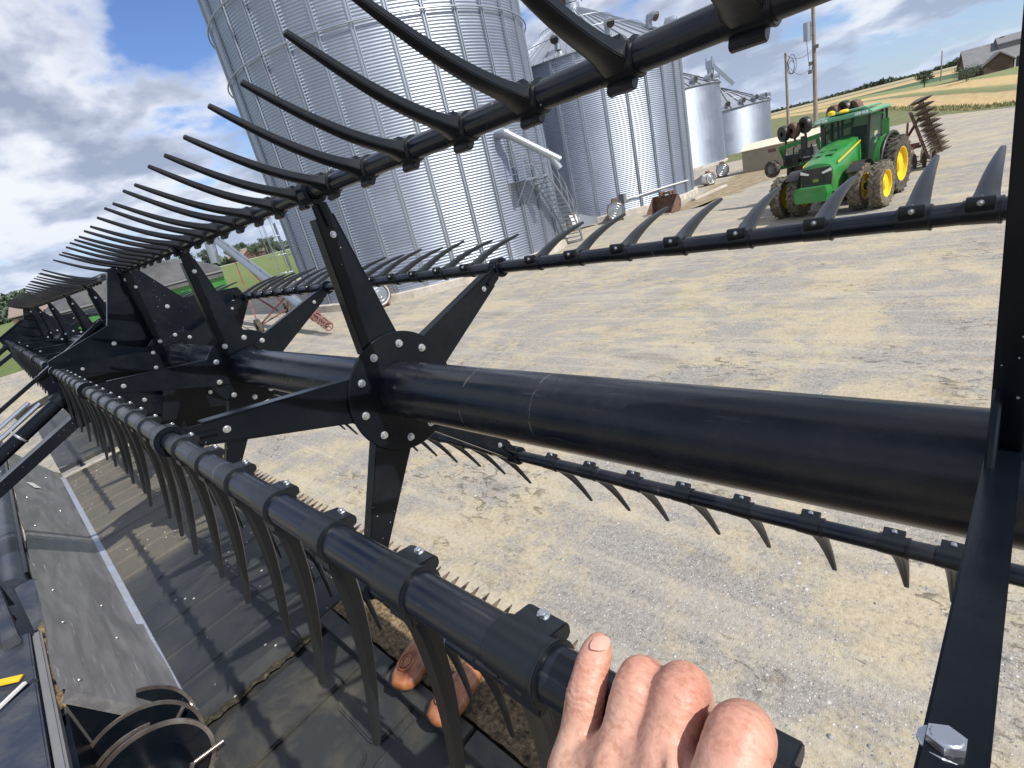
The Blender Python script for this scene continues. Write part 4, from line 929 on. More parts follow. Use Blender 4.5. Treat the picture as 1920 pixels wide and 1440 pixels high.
fan_at(712,577,c1,'orange rimmed fan at the foot of the tallest bin, just behind the big spider arm',1.0,.9,True)
fan_at(1080,432,c2,'white fan between the tallest bin and the wide bin, beside the stair foot',.9,-.9,True)
fan_at(1157,414,c2,'round silver mesh fan against the wide bin, left of the rusty bucket',1.05,0)
fan_at(1328,348,c3,'white fan with orange rim at the right foot of the wide bin',.85,.6,True)
fan_at(1355,332,c3,'silver mesh fan at the foot of the third bin beside the tan shed',1.0,-.1)
# timber and slab at bin foot
m=MB(); m.bar(gnd(1300,377)+Vector((0,0,.08)),gnd(1360,350)+Vector((0,0,.08)),.3,.14); tag(m.build('timber',M['concrete'],None,0,bev=.01),'pale weathered plank lying along the foot of the wide bin','planks')
# rusty bucket
bp=gnd(1243,401); o=thing('loader_bucket','rusty brown loader bucket lying on the gravel by the wide bin','bucket',bp,R(-12))
m=MB(); prof=[(-.45,.02),(-.5,.0),(.35,.0),(.55,.25),(.6,.6),(.45,.95),(.35,1.0)]
vs=[];fs=[]
for x in (-.95,.95):
    for (y,z) in prof: vs.append((x,y,z))
k=len(prof)
for j in range(k-1): fs.append((j,j+1,k+j+1,k+j))
m.add(vs,fs); m.build('shell',M['rust'],o,40)
m=MB()
for x in (-.95,.95):
    m=MB(); m.prism([(x,y,z) for y,z in prof],(.03 if x<0 else -.03,0,0),1); m.build('side_plate',M['rust'],o,0)
m=MB(); m.box((0,-.52,.03),(1.95,.14,.05)); m.build('cutting_edge',M['concrete'],o,0)
m=MB(); m.box((-.35,.55,1.05),(.12,.4,.35)); m.box((.35,.55,1.05),(.12,.4,.35)); m.cyl((-.5,.6,1.12),(.5,.6,1.12),.06,n=10); m.build('mount_bracket',M['rust'],o,0)
# tan shed
sl=gnd(1393,322); sr=gnd(1480,302); 
sl=azel(-20.95,53,0); o=thing('shed','low tan metal shed with cream roof behind the tractor','shed',sl,R(4))
m=MB(); m.box((2.9,1.6,.9),(5.8,3.2,1.8)); m.build('wall',M['tan'],o,0)
m=MB()
for k in range(24): m.box((.12+k*.243,-.008,.9),(.03,.02,1.78))
m.build('siding_rib',M['tan'],o,0)
m=MB(); m.prism([(-.12,-.15,1.80),(-.12,1.6,2.28),(-.12,3.35,1.80),(-.12,3.3,1.74),(-.12,1.6,2.2),(-.12,-.1,1.74)],(1,0,0),6.05)
for k in range(16): m.bar((.05+k*.38,-.16,1.815),(.05+k*.38,1.6,2.30),.025,.03)
m.build('roof',M['cream'],o,0)
m=MB(); m.box((3.5,-.03,.55),(.05,.04,.8)); m.build('drain_pipe',M['white'],o,0)
# poles
def pole(az,d,h,r,label,arm=False):
    p=azel(az,d,0); p.z=terr(p.x,p.y); o=thing('utility_pole',label,'utility pole',p,0,'utility poles'); m=MB(); m.tube([(0,0,-.2),(0,0,h/2),(0,0,h)],[r,r*.85,r*.7],12); m.build('shaft',M['wood'],o,50); return o
P1=pole(-14.95,56,13,.19,'tall utility pole behind the tractor cab carrying a transformer'); P2=pole(-17.05,57,8.6,.14,'short utility pole left of the tall one with coiled cables'); P3=pole(-6.55,170,6.2,.14,'small distant utility pole near the brick house')
P3.children[0].scale=(1,1,1)
m=MB(); m.cyl((-.45,-.1,8.9),(-.45,-.1,10.2),.28,n=16); m.bar((0,0,9.2),(-.4,-.1,9.2),.06,.08); m.bar((0,0,9.9),(-.4,-.1,9.9),.06,.08); m.build('transformer',M['galv2'],P1,50)
m=MB()
for z,x in ((8.3,.25),(7.2,-.25),(6.6,-.3)):
    m=MB(); m.box((x,-.15,z),(.25,.2,.28)); m.build('pole_box',M['grey'],P1,0)
m=MB(); 
for k,(z,r_) in enumerate(((7.5,.62),(7.4,.5),(7.6,.72))): m.tube([(.42+.05*k+r_*.45*math.sin(t),-.2+.03*k,z+r_*math.cos(t)) for t in [2*PI*i/24 for i in range(24)]],.022,5,closed=True)
m.build('cable_coil',M['cable'],P2,60)
def wire(a,b,s,r=.015):
    m=MB(); pts=[]
    for i in range(17): t=i/16; p=a.lerp(b,t)-Vector((0,0,4*s*t*(1-t))); pts.append(p)
    o_=a; m.tube([p-o_ for p in pts],r,5); o=m.build('overhead_wire',M['cable'],None,60); o.location=o_; return o
a_=P1.location+Vector((0,-.2,7.3)); b_=P2.location+Vector((0,-.1,8.5))
tag(wire(a_+Vector((0,0,.9)),b_,.5),'drooping black cable, upper one between the two near utility poles','cable',group='cables between poles')
tag(wire(a_,b_+Vector((0,0,-.5)),1.0),'drooping black cable, lower one between the two near utility poles','cable',group='cables between poles')
tag(wire(P1.location+Vector((-.5,-.1,9.0)),P1.location+Vector((-.1,-.2,7.0)),1.2,.02),'loose cable loop hanging from the transformer on the tall pole','cable',group='cables between poles')
# tractor -----------------------------------------------------------------
def tractor():
    o=thing('tractor','green tractor with yellow wheel rims facing the camera on the gravel','tractor',(-5.70,22.75,0),R(-7))
    G=M['green']
    # hood: lofted sections (y, half width, z bottom, z top, crown)
    secs=[(-1.05,.46,.95,1.66),(-.98,.54,.88,1.86),(-.6,.57,.90,2.00),(0,.58,1.0,2.18),(.8,.58,1.05,2.36),(1.45,.56,1.1,2.44)]
    m=MB(); K=12
    for (y,hw,zb_,zt) in secs:
        prof=[(-hw,zb_),(-hw*1.02,zb_+(zt-zb_)*.45),(-hw*.97,zb_+(zt-zb_)*.75),(-hw*.80,zt-.07),(-hw*.45,zt-.01),(0,zt+.02)]
        prof=prof+[(-x,z) for x,z in prof[-2::-1]]
        for (x,z) in prof: m.v.append(Vector((x,y,z)))
    k=11
    for i in range(len(secs)-1):
        for j in range(k-1): m.f.append((i*k+j,i*k+j+1,(i+1)*k+j+1,(i+1)*k+j))
    m.f.append(tuple(range(k))); m.f.append(tuple(range((len(secs)-1)*k,len(secs)*k)))
    hood=m.build('hood',G,o,40,bev=.0)
    m=MB()
    for y in (-.35,.05):
        for x in (-.2,.2): m.prism([(x-.13,y-.14,2.075+(y+.35)*.25),(x+.13,y-.14,2.075+(y+.35)*.25),(x+.11,y+.15,2.15+(y+.35)*.25),(x-.11,y+.15,2.15+(y+.35)*.25)],(0,0,1),.008)
    m.build('hood_vent',M['green2'],hood,0)
    m=MB()
    for s in (-1,1): m.bar((s*.578,-.7,1.80),(s*.58,1.3,2.24),.014,.06)
    m.build('hood_stripe',M['yel'],hood,0)
    m=MB(); m.prism([(-.46,-1.02,.92),(.46,-1.02,.92),(.52,-1.02,1.45),(.48,-1.03,1.74),(-.48,-1.03,1.74),(-.52,-1.02,1.45)],(0,-1,0),.06); gr=m.build('grille',M['blk'],o,0,bev=.015)
    for s in (-1,1):
        m=MB(); m.prism([(s*.20,-1.09,1.58),(s*.49,-1.08,1.70),(s*.51,-1.08,1.60),(s*.24,-1.09,1.53)],(0,-1,0),.02); m.build('headlight',M['lens'],gr,0)
    m=MB(); m.prism([(x*.08,-1.082,1.33+z*.07) for x,z in ((-1.2,-.8),(1.2,-.8),(1.3,0),(1.2,.8),(-1.2,.8),(-1.3,0))],(0,-1,0),.008); eb=m.build('emblem',M['green'],gr,0)
    m=MB(); m.tube([(.07*math.sin(t)-.005,-1.094,1.33+.040*math.cos(t)) for t in [2*PI*i/16 for i in range(16)]],.006,5,closed=True); m.bar((-.04,-1.094,1.325),(.045,-1.094,1.34),.006,.014); m.bar((.04,-1.094,1.34),(.06,-1.094,1.36),.005,.010); m.build('emblem_mark',M['yel'],eb,0)
    m=MB()
    for k_ in range(7): m.box((0,-1.084,1.0+k_*.035),(.8,.008,.008))
    m.build('grille_bar',M['grey'],gr,0)
    # front weight bracket
    m=MB(); m.prism([(-.50,-1.62,.66),(.50,-1.62,.66),(.56,-1.62,.92),(.52,-1.62,1.16),(-.52,-1.62,1.16),(-.56,-1.62,.92)],(0,1,0),.50)
    m.box((0,-1.05,.85),(.5,.7,.35)); m.build('front_weight',G,o,0,bev=.03)
    # chassis, engine, axles
    m=MB(); m.box((0,.3,.95),(.55,2.4,.55)); m.box((0,2.2,1.0),(.8,2.2,.7)); m.cyl((-1.5,0,.78),(1.5,0,.78),.12,n=12); m.cyl((-1.2,2.95,1.02),(1.2,2.95,1.02),.17,n=12); m.box((.40,.5,1.3),(.16,1.2,.5)); m.box((-.40,.5,1.3),(.16,1.2,.5)); m.build('chassis',M['blk'],o,0,bev=.02)
    # wheels
    def tyre(Rr,wd,rim,mt,nl):
        m=MB(); hw=wd/2
        m.lathe([(rim,-hw*.85),(Rr*.80,-hw),(Rr*.93,-hw*.96),(Rr*.955,-hw*.7),(Rr*.96,0),(Rr*.955,hw*.7),(Rr*.93,hw*.96),(Rr*.80,hw),(rim,hw*.85)],(0,0,0),(1,0,0),48)
        for i in range(nl):
            for s in (-1,1):
                a=2*PI*(i+(.5 if s>0 else 0))/nl
                p=[]
                a2=a+.20*1.0/ (Rr)
                for (aa,xx) in ((a,0.02*s),(a2,s*hw*.98)):
                    d=Vector((0,math.sin(aa),math.cos(aa))); p.append(d*Rr*.975+Vector((xx,0,0)))
                m.bar(p[0],p[1],.045,Rr*.05,(p[0]+p[1])*1.0-Vector(((p[0]+p[1]).x,0,0)))
        return m.mesh('tyre',mt,35)
    def rimm(rim,wd,dual):
        m=MB(); hw=wd/2*.9
        m.lathe([(rim*1.02,hw),(rim*.97,hw*.97),(rim*.95,hw*.5),(rim*.60,hw*.35),(rim*.38,hw*.42),(rim*.36,hw*.8),(.0,hw*.82)],(0,0,0),(1,0,0),32)
        m.lathe([(rim*1.02,-hw),(rim*.95,-hw*.9),(rim*.94,-hw*.2),(0,-hw*.2)],(0,0,0),(1,0,0),32)
        return m.mesh('rim',M['yel'],30)
    ft=tyre(.78,.38,.44,M['tyred'],19); fr_=rimm(.44,.38,0); rt=tyre(1.04,.54,.60,M['tyre'],21); rr_=rimm(.60,.54,0)
    ftc=tyre(.78,.44,.44,M['tyre'],17)
    for x,tm in ((-1.66,ft),(-1.02,ft),(1.02,ft),(1.66,ft)):
        wq=bpy.data.objects.new('front_wheel',None); COL.objects.link(wq); wq.parent=o; wq.location=(x,0,.78); wq.rotation_euler=(random.random(),0,PI if x<0 else 0); wq.empty_display_size=.2
        link('tyre',tm,wq); link('rim',fr_,wq)
    for x in (-1.08,1.08,-.52,.52):
        wq=bpy.data.objects.new('rear_wheel',None); COL.objects.link(wq); wq.parent=o; wq.location=(x*1.08,2.95,1.04); wq.rotation_euler=(random.random(),0,PI if x<0 else 0); wq.empty_display_size=.2
        link('tyre',rt,wq); link('rim',rr_,wq)
    # fenders
    for s in (-1,1):
        m=MB(); n=12; vs=[];fs=[]
        for i in range(n+1):
            a=R(-95+i*14)
            for x in (s*.52,s*1.02): 
                for rr2 in (1.18,1.22): vs.append((x,2.95-rr2*math.sin(-a)*1.0 if False else 2.95+rr2*math.sin(a),1.04+rr2*math.cos(a)))
        for i in range(n):
            q=i*4; p=q+4; fs+=[(q,q+2,p+2,p),(q+1,p+1,p+3,q+3),(q,p,p+1,q+1),(q+2,q+3,p+3,p+2)]
        fs+=[(0,1,3,2),(n*4,n*4+2,n*4+3,n*4+1)]
        m.add(vs,fs); fe=m.build('rear_fender',G,o,30)
        m=MB(); m.tube([(s*1.06,2.95+1.2*math.sin(R(-95+i*14)),1.04+1.2*math.cos(R(-95+i*14))) for i in range(n+1)],.06,8); m.build('fender_edge',M['blk'],fe,50)
        m=MB(); vs=[];fs=[]
        for i in range(9):
            a=R(-48+i*12)
            for x in (s*.8,s*1.25): vs.append((x,.86*math.sin(a),.78+.88*math.cos(a)+.02))
        for i in range(8): fs.append((i*2,i*2+1,i*2+3,i*2+2))
        m.add(vs,fs); m.build('front_fender',M['blk'],o,30)
    # cab
    cb=[(-.72,1.45,1.25),(.72,1.45,1.25),(.78,1.35,2.2),(.80,1.50,3.05),(-.80,1.50,3.05),(-.78,1.35,2.2)]
    m=MB(); 
    posts=[((-.72,1.42,1.2),(-.80,1.52,3.1)),((.72,1.42,1.2),(.80,1.52,3.1)),((-.84,2.55,1.4),(-.84,2.6,3.1)),((.84,2.55,1.4),(.84,2.6,3.1)),((-.80,3.2,1.7),(-.82,3.1,3.1)),((.80,3.2,1.7),(.82,3.1,3.1))]
    for a_,b_ in posts: m.bar(a_,b_,.07,.09)
    m.box((0,2.3,1.2),(1.5,1.8,.22)); m.box((0,3.2,1.55),(1.6,.1,.5)); m.build('cab_frame',M['blk'],o,0,bev=.01)
    m=MB(); m.prism([(-.70,1.40,1.3),(.70,1.40,1.3),(.78,1.50,3.05),(-.78,1.50,3.05)],(0,1,0),.012); m.build('windscreen',M['glass'],o,0)
    for s in (-1,1): 
        m=MB(); m.prism([(s*.77,1.50,1.32),(s*.84,2.50,1.45),(s*.85,2.55,3.05),(s*.81,1.58,3.05)],(s,0,0),.01); m.build('door_glass',M['glass'],o,0)
        m=MB(); m.prism([(s*.84,2.62,1.75),(s*.80,3.12,1.85),(s*.82,3.05,3.05),(s*.85,2.64,3.05)],(s,0,0),.01); m.build('side_glass',M['glass'],o,0)
    m=MB(); m.prism([(-.75,3.16,1.85),(.75,3.16,1.85),(.75,3.10,3.05),(-.75,3.10,3.05)],(0,1,0),.012); m.build('rear_glass',M['glass'],o,0)
    m=MB(); m.box((0,2.65,1.65),(.62,.6,.5)); m.box((0,2.98,2.2),(.56,.18,.95)); m.box((.5,2.5,1.7),(.25,.8,.55)); m.box((0,3.08,1.75),(1.4,.08,.7)); m.box((0,1.75,1.5),(.7,.3,.55)); m.build('seat',M['seat'],o,0,bev=.05)
    m=MB(); m.tube([(.19*math.sin(t),2.0+.08*math.cos(t),2.02+.17*math.cos(t)) for t in [2*PI*i/20 for i in range(20)]],.018,6,closed=True); m.cyl((0,1.75,1.4),(0,2.0,2.0),.05,n=8); m.build('steering_wheel',M['seat'],o,40)
    m=MB(); m.box((.5,1.95,2.2),(.04,.2,.28)); m.build('display_screen',M['win'],o,0)
    m=MB(); m.prism([(-.98,1.12,3.06),(.98,1.12,3.06),(1.0,2.3,3.10),(.92,3.35,3.08),(-.92,3.35,3.08),(-1.0,2.3,3.10)],(0,0,1),.15); rf=m.build('cab_roof',M['roofgreen'],o,0,bev=.05)
    m=MB(); m.box((0,2.3,3.30),(1.4,1.6,.07)); m.build('roof_hatch',M['roofgreen'],rf,0,bev=.03)
    for x in (-.78,-.55,.55,.78): 
        m=MB(); m.box((x,1.11,3.15),(.18,.05,.09)); m.build('work_light',M['lens'],rf,0,bev=.01)
    m=MB(); m.lathe([(.12,0),(.13,.04),(.12,.12),(.05,.16),(0,.165)],(-.45,1.5,3.28),(0,0,1),16); m.build('beacon',M['yel'],rf,50)
    m=MB(); m.lathe([(.15,0),(.17,.05),(.12,.11),(0,.12)],(0,1.42,3.28),(0,0,1),16); m.build('receiver_dome',M['amber'],rf,50)
    # mirrors on long brackets
    for s in (-1,1):
        m=MB(); m.tube([(s*.9,1.5,3.05),(s*1.25,1.35,3.0),(s*1.35,1.3,2.85)],.02,6); m.box((s*1.36,1.30,2.55),(.22,.08,.5)); m.build('mirror',M['green'] if s>0 else M['blk'],o,0,bev=.02)
    m=MB(); m.cyl((-.62,1.25,1.4),(-.62,1.25,2.95),.07,n=14); m.cyl((-.62,1.25,1.5),(-.62,1.25,2.3),.11,n=14); m.build('exhaust_stack',M['blk'],o,50)
    m=MB(); m.box((.95,1.7,.9),(.3,.7,.06)); m.box((.95,1.75,.6),(.3,.6,.05)); m.box((.95,1.8,1.2),(.3,.6,.05)); m.bar((1.1,1.4,.6),(1.1,1.5,1.9),.03,.03); m.build('cab_step',M['green'],o,0)
    return o
tractor()
# disc harrow behind the tractor -------------------------------------------
def discmesh(r):
    m=MB(); m.lathe([(.03,.09),(r*.5,.06),(r,0),(r*.99,-.008),(r*.5,.045),(.03,.075)],(0,0,0),(1,0,0),24); return m.mesh('disc',M['disc'],40)
def harrow():
    hp=azel(-7.75,33,0); o=thing('disc_harrow','rusty disc harrow with its wing folded upright behind the green tractor','disc harrow',hp,R(10))
    D=discmesh(.37)
    # folded wing leaning right, gangs stacked up
    base=Vector((.35,0,.42)); tv=Vector((-.75,.0,2.2)).normalized(); 
    m=MB()
    for y in (-1.1,-.2,.7): m.bar(base+Vector((0,y,0)),base+Vector((0,y,0))+tv*2.2,.10,.10)
    for t in (.1,.8,1.5,2.15): m.bar(base+tv*t+Vector((0,-1.3,0)),base+tv*t+Vector((0,1.2,0)),.09,.09)
    m.bar((-.6,-1.0,1.0),(-3.2,-2.6,1.9),.1,.1); m.bar((-.5,-1.0,1.3),(-.5,-2.4,2.2),.08,.08)
    m.build('wing_frame',M['rust'],o,0)
    m=MB(); m.box((-1.4,0,.95),(3.0,.12,.12)); m.box((-1.4,1.6,.95),(3.0,.12,.12)); m.bar((-1.4,-.2,.95),(-1.4,-5.5,.75),.12,.14); m.bar((-2.7,0,.95),(-1.4,-3.5,.85),.1,.1); m.bar((-.1,0,.95),(-1.4,-3.5,.85),.1,.1); m.bar((-.7,0,1.0),(.0,.2,2.2),.10,.10); m.bar((-2.1,0,1.0),(-2.4,.2,2.2),.10,.10); m.build('main_frame',M['redp'],o,0)
    out=Vector((tv.z,0,-tv.x))
    for gi,(off,yy,n) in enumerate(((.50,-1.1,10),(.46,-.1,10),(.42,.95,10))):
        m=MB(); a=base+out*off+Vector((0,yy,0))+tv*.05; b_=a+tv*2.5; m.cyl(a,b_,.03,n=8); m.build('gang_shaft',M['rust'],o,40)
        for k in range(n):
            q=link('disc',D,o,a+tv*(.05+k*.265)); q.rotation_euler=Vector(tv+Vector((0,.18,0))).to_track_quat('X','Z').to_euler()
    for (yy,n) in ((-.35,9),(1.9,9)):
        for k in range(n): link('disc',D,o,(-2.3+k*.36,yy,.32),(0,0,R(12 if yy<0 else -12)))
        m=MB(); m.cyl((-3.0,yy,.32),(.1,yy,.32),.03,n=8); m.build('gang_shaft',M['rust'],o,40)
    for x in (-2.4,-.4):
        m=MB(); m.lathe([(.2,-.1),(.36,-.12),(.38,-.06),(.38,.06),(.36,.12),(.2,.1)],(x,.8,.38),(1,0,0),24); m.build('transport_wheel',M['tyre'],o,40)
harrow()
# folded planter left of the tractor -----------------------------------------
def planter():
    pp=azel(-15.6,28.5,0); o=thing('planter','folded green planter with black round row units standing up behind the tractor hood','planter',pp,R(-14))
    m=MB(); m.bar((-1.3,0,2.35),(1.7,.4,2.75),.16,.18); m.bar((-1.3,.7,1.9),(1.5,1.0,2.3),.14,.16); m.bar((-1.25,0,2.35),(-1.25,.8,1.0),.12,.12); m.bar((.3,.2,2.5),(.3,.9,1.0),.12,.12); m.bar((-1.4,.2,1.5),(.8,.4,1.6),.14,.14); m.build('toolbar',M['green'],o,0)
    m=MB(); m.bar((-1.0,.1,.3),(-1.0,.3,1.6),.2,.2); m.box((-.5,.6,1.0),(1.2,.6,1.5)); m.box((-.9,.35,1.75),(.7,.4,.5)); m.box((.5,.7,1.6),(.9,.5,.8)); m.box((-.2,.2,2.0),(.5,.3,.35)); m.bar((-.2,.3,.6),(1.6,.6,1.0),.15,.2); m.build('row_unit_frame',M['blk'],o,0)
    for k,(x,z) in enumerate(((-1.2,2.95),(-.75,3.0),(-.25,3.12),(.95,3.30),(1.35,3.36),(1.75,3.30))):
        m=MB(); m.lathe([(.10,-.10),(.33,-.11),(.35,-.05),(.35,.05),(.33,.11),(.10,.10),(0,.08)],(x,.2+.04*k,z),(.5,1,.1),22); g_=m.build('gauge_wheel',M['rust'] if k%2 else M['blk'],o,40)
        m=MB(); m.bar((x,.25,z),(x*.95,.3,2.3),.06,.08); m.build('wheel_arm',M['blk'],g_,0)
    m=MB(); m.lathe([(.20,-.11),(.36,-.12),(.39,-.06),(.39,.06),(.36,.12),(.20,.11)],(-1.55,-.25,1.55),(.25,1,0),28); tw=m.build('carry_wheel',M['tyre'],o,40)
    m=MB(); m.lathe([(.21,.06),(.19,.10),(.10,.04),(.05,.10),(0,.10)],(-1.55,-.25,1.55),(-.25,-1,0),24); m.build('wheel_rim',M['grey'],tw,40)
    m=MB(); m.box((-1.75,.1,2.35),(.35,.06,.14)); m.build('red_marker',M['redp'],o,0)
    m=MB(); m.box((.1,.5,2.0),(.35,.35,.4)); m.box((.55,.6,2.05),(.3,.35,.35)); m.build('seed_box',M['white'],o,0,bev=.04)
    for k in range(4): 
        m=MB(); m.tube([(-1.1+k*.4,.1,2.3),(-1.0+k*.4,-.15,1.8),(-.9+k*.42,.1,1.2)],.03,6); m.build('hose',M['cable'],o,50)
planter()
# grain auger with red undercarriage ----------------------------------------
def auger():
    a=gnd(622,628); a.z=.35; az_,el=-72.0,1.9; bpt=azel(-73.5,31,6.2)
    pA=a; pB=CAM+ray(405,447)*((azel(-72.07,33)).dot(fw)*1.0)
    pB=azel(-72.07,34,3.6+34*math.tan(R(1.75)))
    o=thing('grain_auger','silver grain auger with red frame and rusty pink intake beside the tallest bin','auger',(a.x,a.y,0))
    rel=lambda p:Vector(p)-o.location
    d=(pB-pA).normalized(); ext=pA+d*((pB-pA).length*1.12)
    m=MB(); m.cyl(rel(pA+d*1.2),rel(ext),.20,n=20); m.cyl(rel(pA+d*4.4),rel(pA+d*4.7),.27,n=20); m.build('tube',M['galv2'],o,50)
    m=MB(); side=d.cross(Vector((0,0,1))).normalized(); u=side.cross(d)
    m.bar(rel(pA+d*5.5)+u*.33,rel(ext)+u*.33,.05,.05); 
    for k in range(7): q=pA+d*(5.5+k*1.6); m.bar(rel(q),rel(q)+u*.33,.05,.05)
    m.build('truss',M['galv2'],o,0)
    m=MB(); m.box(rel(pA+d*5.0)+u*.32,(.5,.5,.35)); m.build('motor',M['blk'],o,0,bev=.03)
    ig=MB()
    for k in range(7):
        t=2*PI*k/7; of=(side*math.cos(t)+u*math.sin(t))*.17; ig.bar(rel(pA)+of,rel(pA+d*1.1)+of,.025,.025)
    for t_ in (0,.55,1.1): ig.lathe([(.16,-.02),(.19,-.02),(.19,.02),(.16,.02)],rel(pA+d*t_),d,20)
    ig.build('intake_guard',M['pink'],o,30)
    m=MB(); n=60; vs=[];fs=[]
    for i in range(n+1):
        t=i/n*2*PI*6
        for r in (.03,.13): vs.append(rel(pA+d*(i/n*1.2))+(side*math.cos(t)+u*math.sin(t))*r)
    for i in range(n): fs.append((i*2,i*2+1,i*2+3,i*2+2))
    m.add(vs,fs); m.build('screw_flight',M['pink'],o,0)
    m=MB(); m.cyl(rel(pA+d*1.1),rel(pA+d*1.9),.22,.21,n=18); m.build('intake_collar',M['pink'],o,0,bev=.05)
    w1=gnd(492,628); w2=gnd(505,608)
    m=MB(); q1=pA+d*11.5; q2=pA+d*4.0
    for wv,s in ((w1,-1),(w2+Vector((-.3,1.3,0)),1)):
        m.bar(rel(wv+Vector((0,0,.4))),rel(q1),.055,.055); m.bar(rel(wv+Vector((0,0,.4))),rel(q2),.055,.055)
    m.bar(rel(w1+Vector((0,0,.4))),rel(w2+Vector((-.3,1.3,.4))),.055,.055); m.bar(rel(w1.lerp(q1,.5)),rel(w2.lerp(q2,.5)),.06,.06); m.build('undercarriage',M['redp'],o,0)
    for wv in (w1,w2+Vector((-.3,1.3,0))):
        m=MB(); m.lathe([(.15,-.08),(.36,-.1),(.38,-.04),(.38,.04),(.36,.1),(.15,.08),(0,.05)],rel(wv+Vector((0,0,.38))),side,24); m.build('wheel',M['tyre'],o,40)
    m=MB(); t0=azel(-72.65,32,3.6+32*math.tan(R(1.75))); t1=azel(-72.85,32,3.6-32*math.tan(R(.25))); m.cyl(rel(t0),rel(t1),.26,.22,n=14); m.build('downspout',M['galv2'],o,40)
auger()
# grain cart -------------------------------------------------------------------
def cart():
    p=azel(-79.4,22,0); o=thing('grain_cart','green grain cart under a dark roll tarp behind the reels','grain cart',p,R(79.4))
    L=2.45
    m=MB(); secs=[(1.6,.55),(2.5,1.15),(3.25,1.35)]
    vs=[];
    for z,y in secs:
        x=L*(.75 if z<2 else 1)
        vs+=[(-x,-y,z),(x,-y,z),(x,y,z),(-x,y,z)]
    fs=[(3,2,1,0)]
    for i in range(2):
        for j in range(4): fs.append((i*4+j,i*4+(j+1)%4,(i+1)*4+(j+1)%4,(i+1)*4+j))
    m.add(vs,fs); m.build('hopper',M['green'],o,0)
    m=MB(); n=10; vs=[];fs=[]
    for i in range(n+1):
        t=i/n; y=-1.37+2.74*t; zh=.80*math.sin(PI*t)**.8
        for k in range(13):
            x=-L-.02+(2*L+.04)*k/12; vs.append((x,y,3.27+zh*(1-.75*abs(x/L)**3)-(.04*math.sin(PI*((k*2)%4)/4) if 0<i<n else 0)))
    for i in range(n):
        for k in range(12): q=i*13+k; fs.append((q,q+1,q+14,q+13))
    m.add(vs,fs); m.build('tarp',M['tarp'],o,30)
    m=MB(); m.box((0,-1.40,3.23),(2*L+.05,.07,.06)); m.build('side_rail',M['grey'],o,0)
    m=MB(); m.box((0,-1.37,3.12),(2*L,.03,.16)); m.build('side_band',M['tarp'],o,0)
    for s in (-1,1):
        m=MB(); m.lathe([(.4,-.3),(.85,-.32),(.9,-.2),(.9,.2),(.85,.32),(.4,.3),(0,.2)],(0,s*1.4,.9),(0,1,0),32); m.build('wheel',M['tyre'],o,40)
    m=MB(); m.box((0,0,1.3),(4.6,.3,.3)); m.box((0,0,.9),(.3,2.8,.25)); m.bar((-2,0,1.2),(-4.6,0,.5),.2,.2); m.build('frame',M['blk'],o,0)
cart()
# houses ------------------------------------------------------------------------
def gable(o,x0,x1,y0,y1,zw,zr,wall,roofm,axis='x',ov=.5):
    m=MB()
    if axis=='x':
        ym=(y0+y1)/2; m.prism([(x0,y0,-1),(x0,y1,-1),(x0,y1,zw),(x0,ym,zr),(x0,y0,zw)],(1,0,0),x1-x0); m.build('wall',wall,o,0)
        m=MB(); k=(zr-zw)/(ym-y0)
        m.prism([(x0-ov,y0-ov,zw-ov*k),(x0-ov,ym,zr),(x0-ov,y1+ov,zw-ov*k),(x0-ov,y1+ov,zw-ov*k+.25),(x0-ov,ym,zr+.28),(x0-ov,y0-ov,zw-ov*k+.25)],(1,0,0),x1-x0+2*ov)
    else:
        xm=(x0+x1)/2; m.prism([(x0,y0,-1),(x1,y0,-1),(x1,y0,zw),(xm,y0,zr),(x0,y0,zw)],(0,1,0),y1-y0); m.build('wall',wall,o,0)
        m=MB(); k=(zr-zw)/(xm-x0)
        m.prism([(x0-ov,y0-ov,zw-ov*k),(xm,y0-ov,zr),(x1+ov,y0-ov,zw-ov*k),(x1+ov,y0-ov,zw-ov*k+.25),(xm,y0-ov,zr+.28),(x0-ov,y0-ov,zw-ov*k+.25)],(0,1,0),y1-y0+2*ov)
    return m.build('roof',roofm,o,0)
hp=azel(-5.12,136); hp.z=terr(hp.x,hp.y)-.1
o=thing('house','brick farmhouse with grey roof on the rise at the far right','house',hp,R(14))
o.scale=(.72,.72,.68)
gable(o,.3,20,1,11,2.8,6.9,M['brick'],M['shingle'],'x'); gable(o,3.2,8.4,-2.2,4,2.3,4.4,M['brick'],M['shingle'],'y'); 
m=MB(); m.box((7.5,5.8,7.4),(.7,.7,1.4)); m.build('chimney',M['brick'],o,0)
gable(o,6.5,20,3.5,8.5,6.4,7.9,M['shingle'],M['shingle'],'x',.2)
m=MB(); m.box((12,.9,1.2),(5.5,.3,1.9)); m.build('porch_window',M['win'],o,0)
for x in (9.1,11.9,14.8):
    m=MB(); m.box((x,-.4,1.3),(.25,.25,2.9)); m.build('porch_post',M['white'],o,0)
m=MB(); m.box((12,-.1,-.1),(7,2.0,.5)); m.build('porch_floor',M['concrete'],o,0)
def hs(az,d,w_,h_,label,mt,rz=0,dep=8):
    p=azel(az,d); p.z=terr(p.x,p.y); o=thing('house',label,'house',p,rz); gable(o,-w_/2,w_/2,-dep/2,dep/2,h_*.45,h_,M['brick'],mt,'x'); gable(o,-w_*.1,w_*.25,-dep*.75,0,h_*.4,h_*.8,M['brick'],mt,'y')
    m=MB(); m.box((-w_*.3,-dep/2-.03,h_*.22),(1.6,.1,1.2)); m.build('window',M['win'],o,0); return o
hs(-70.0,330,18,5.6,'low brown roofed house among trees beyond the left field',M['shingle2'],R(66),12)
hs(-86.6,210,10,4.5,'small grey roofed house below the wooded hill at the far left edge',M['shingle2'],R(70),8)
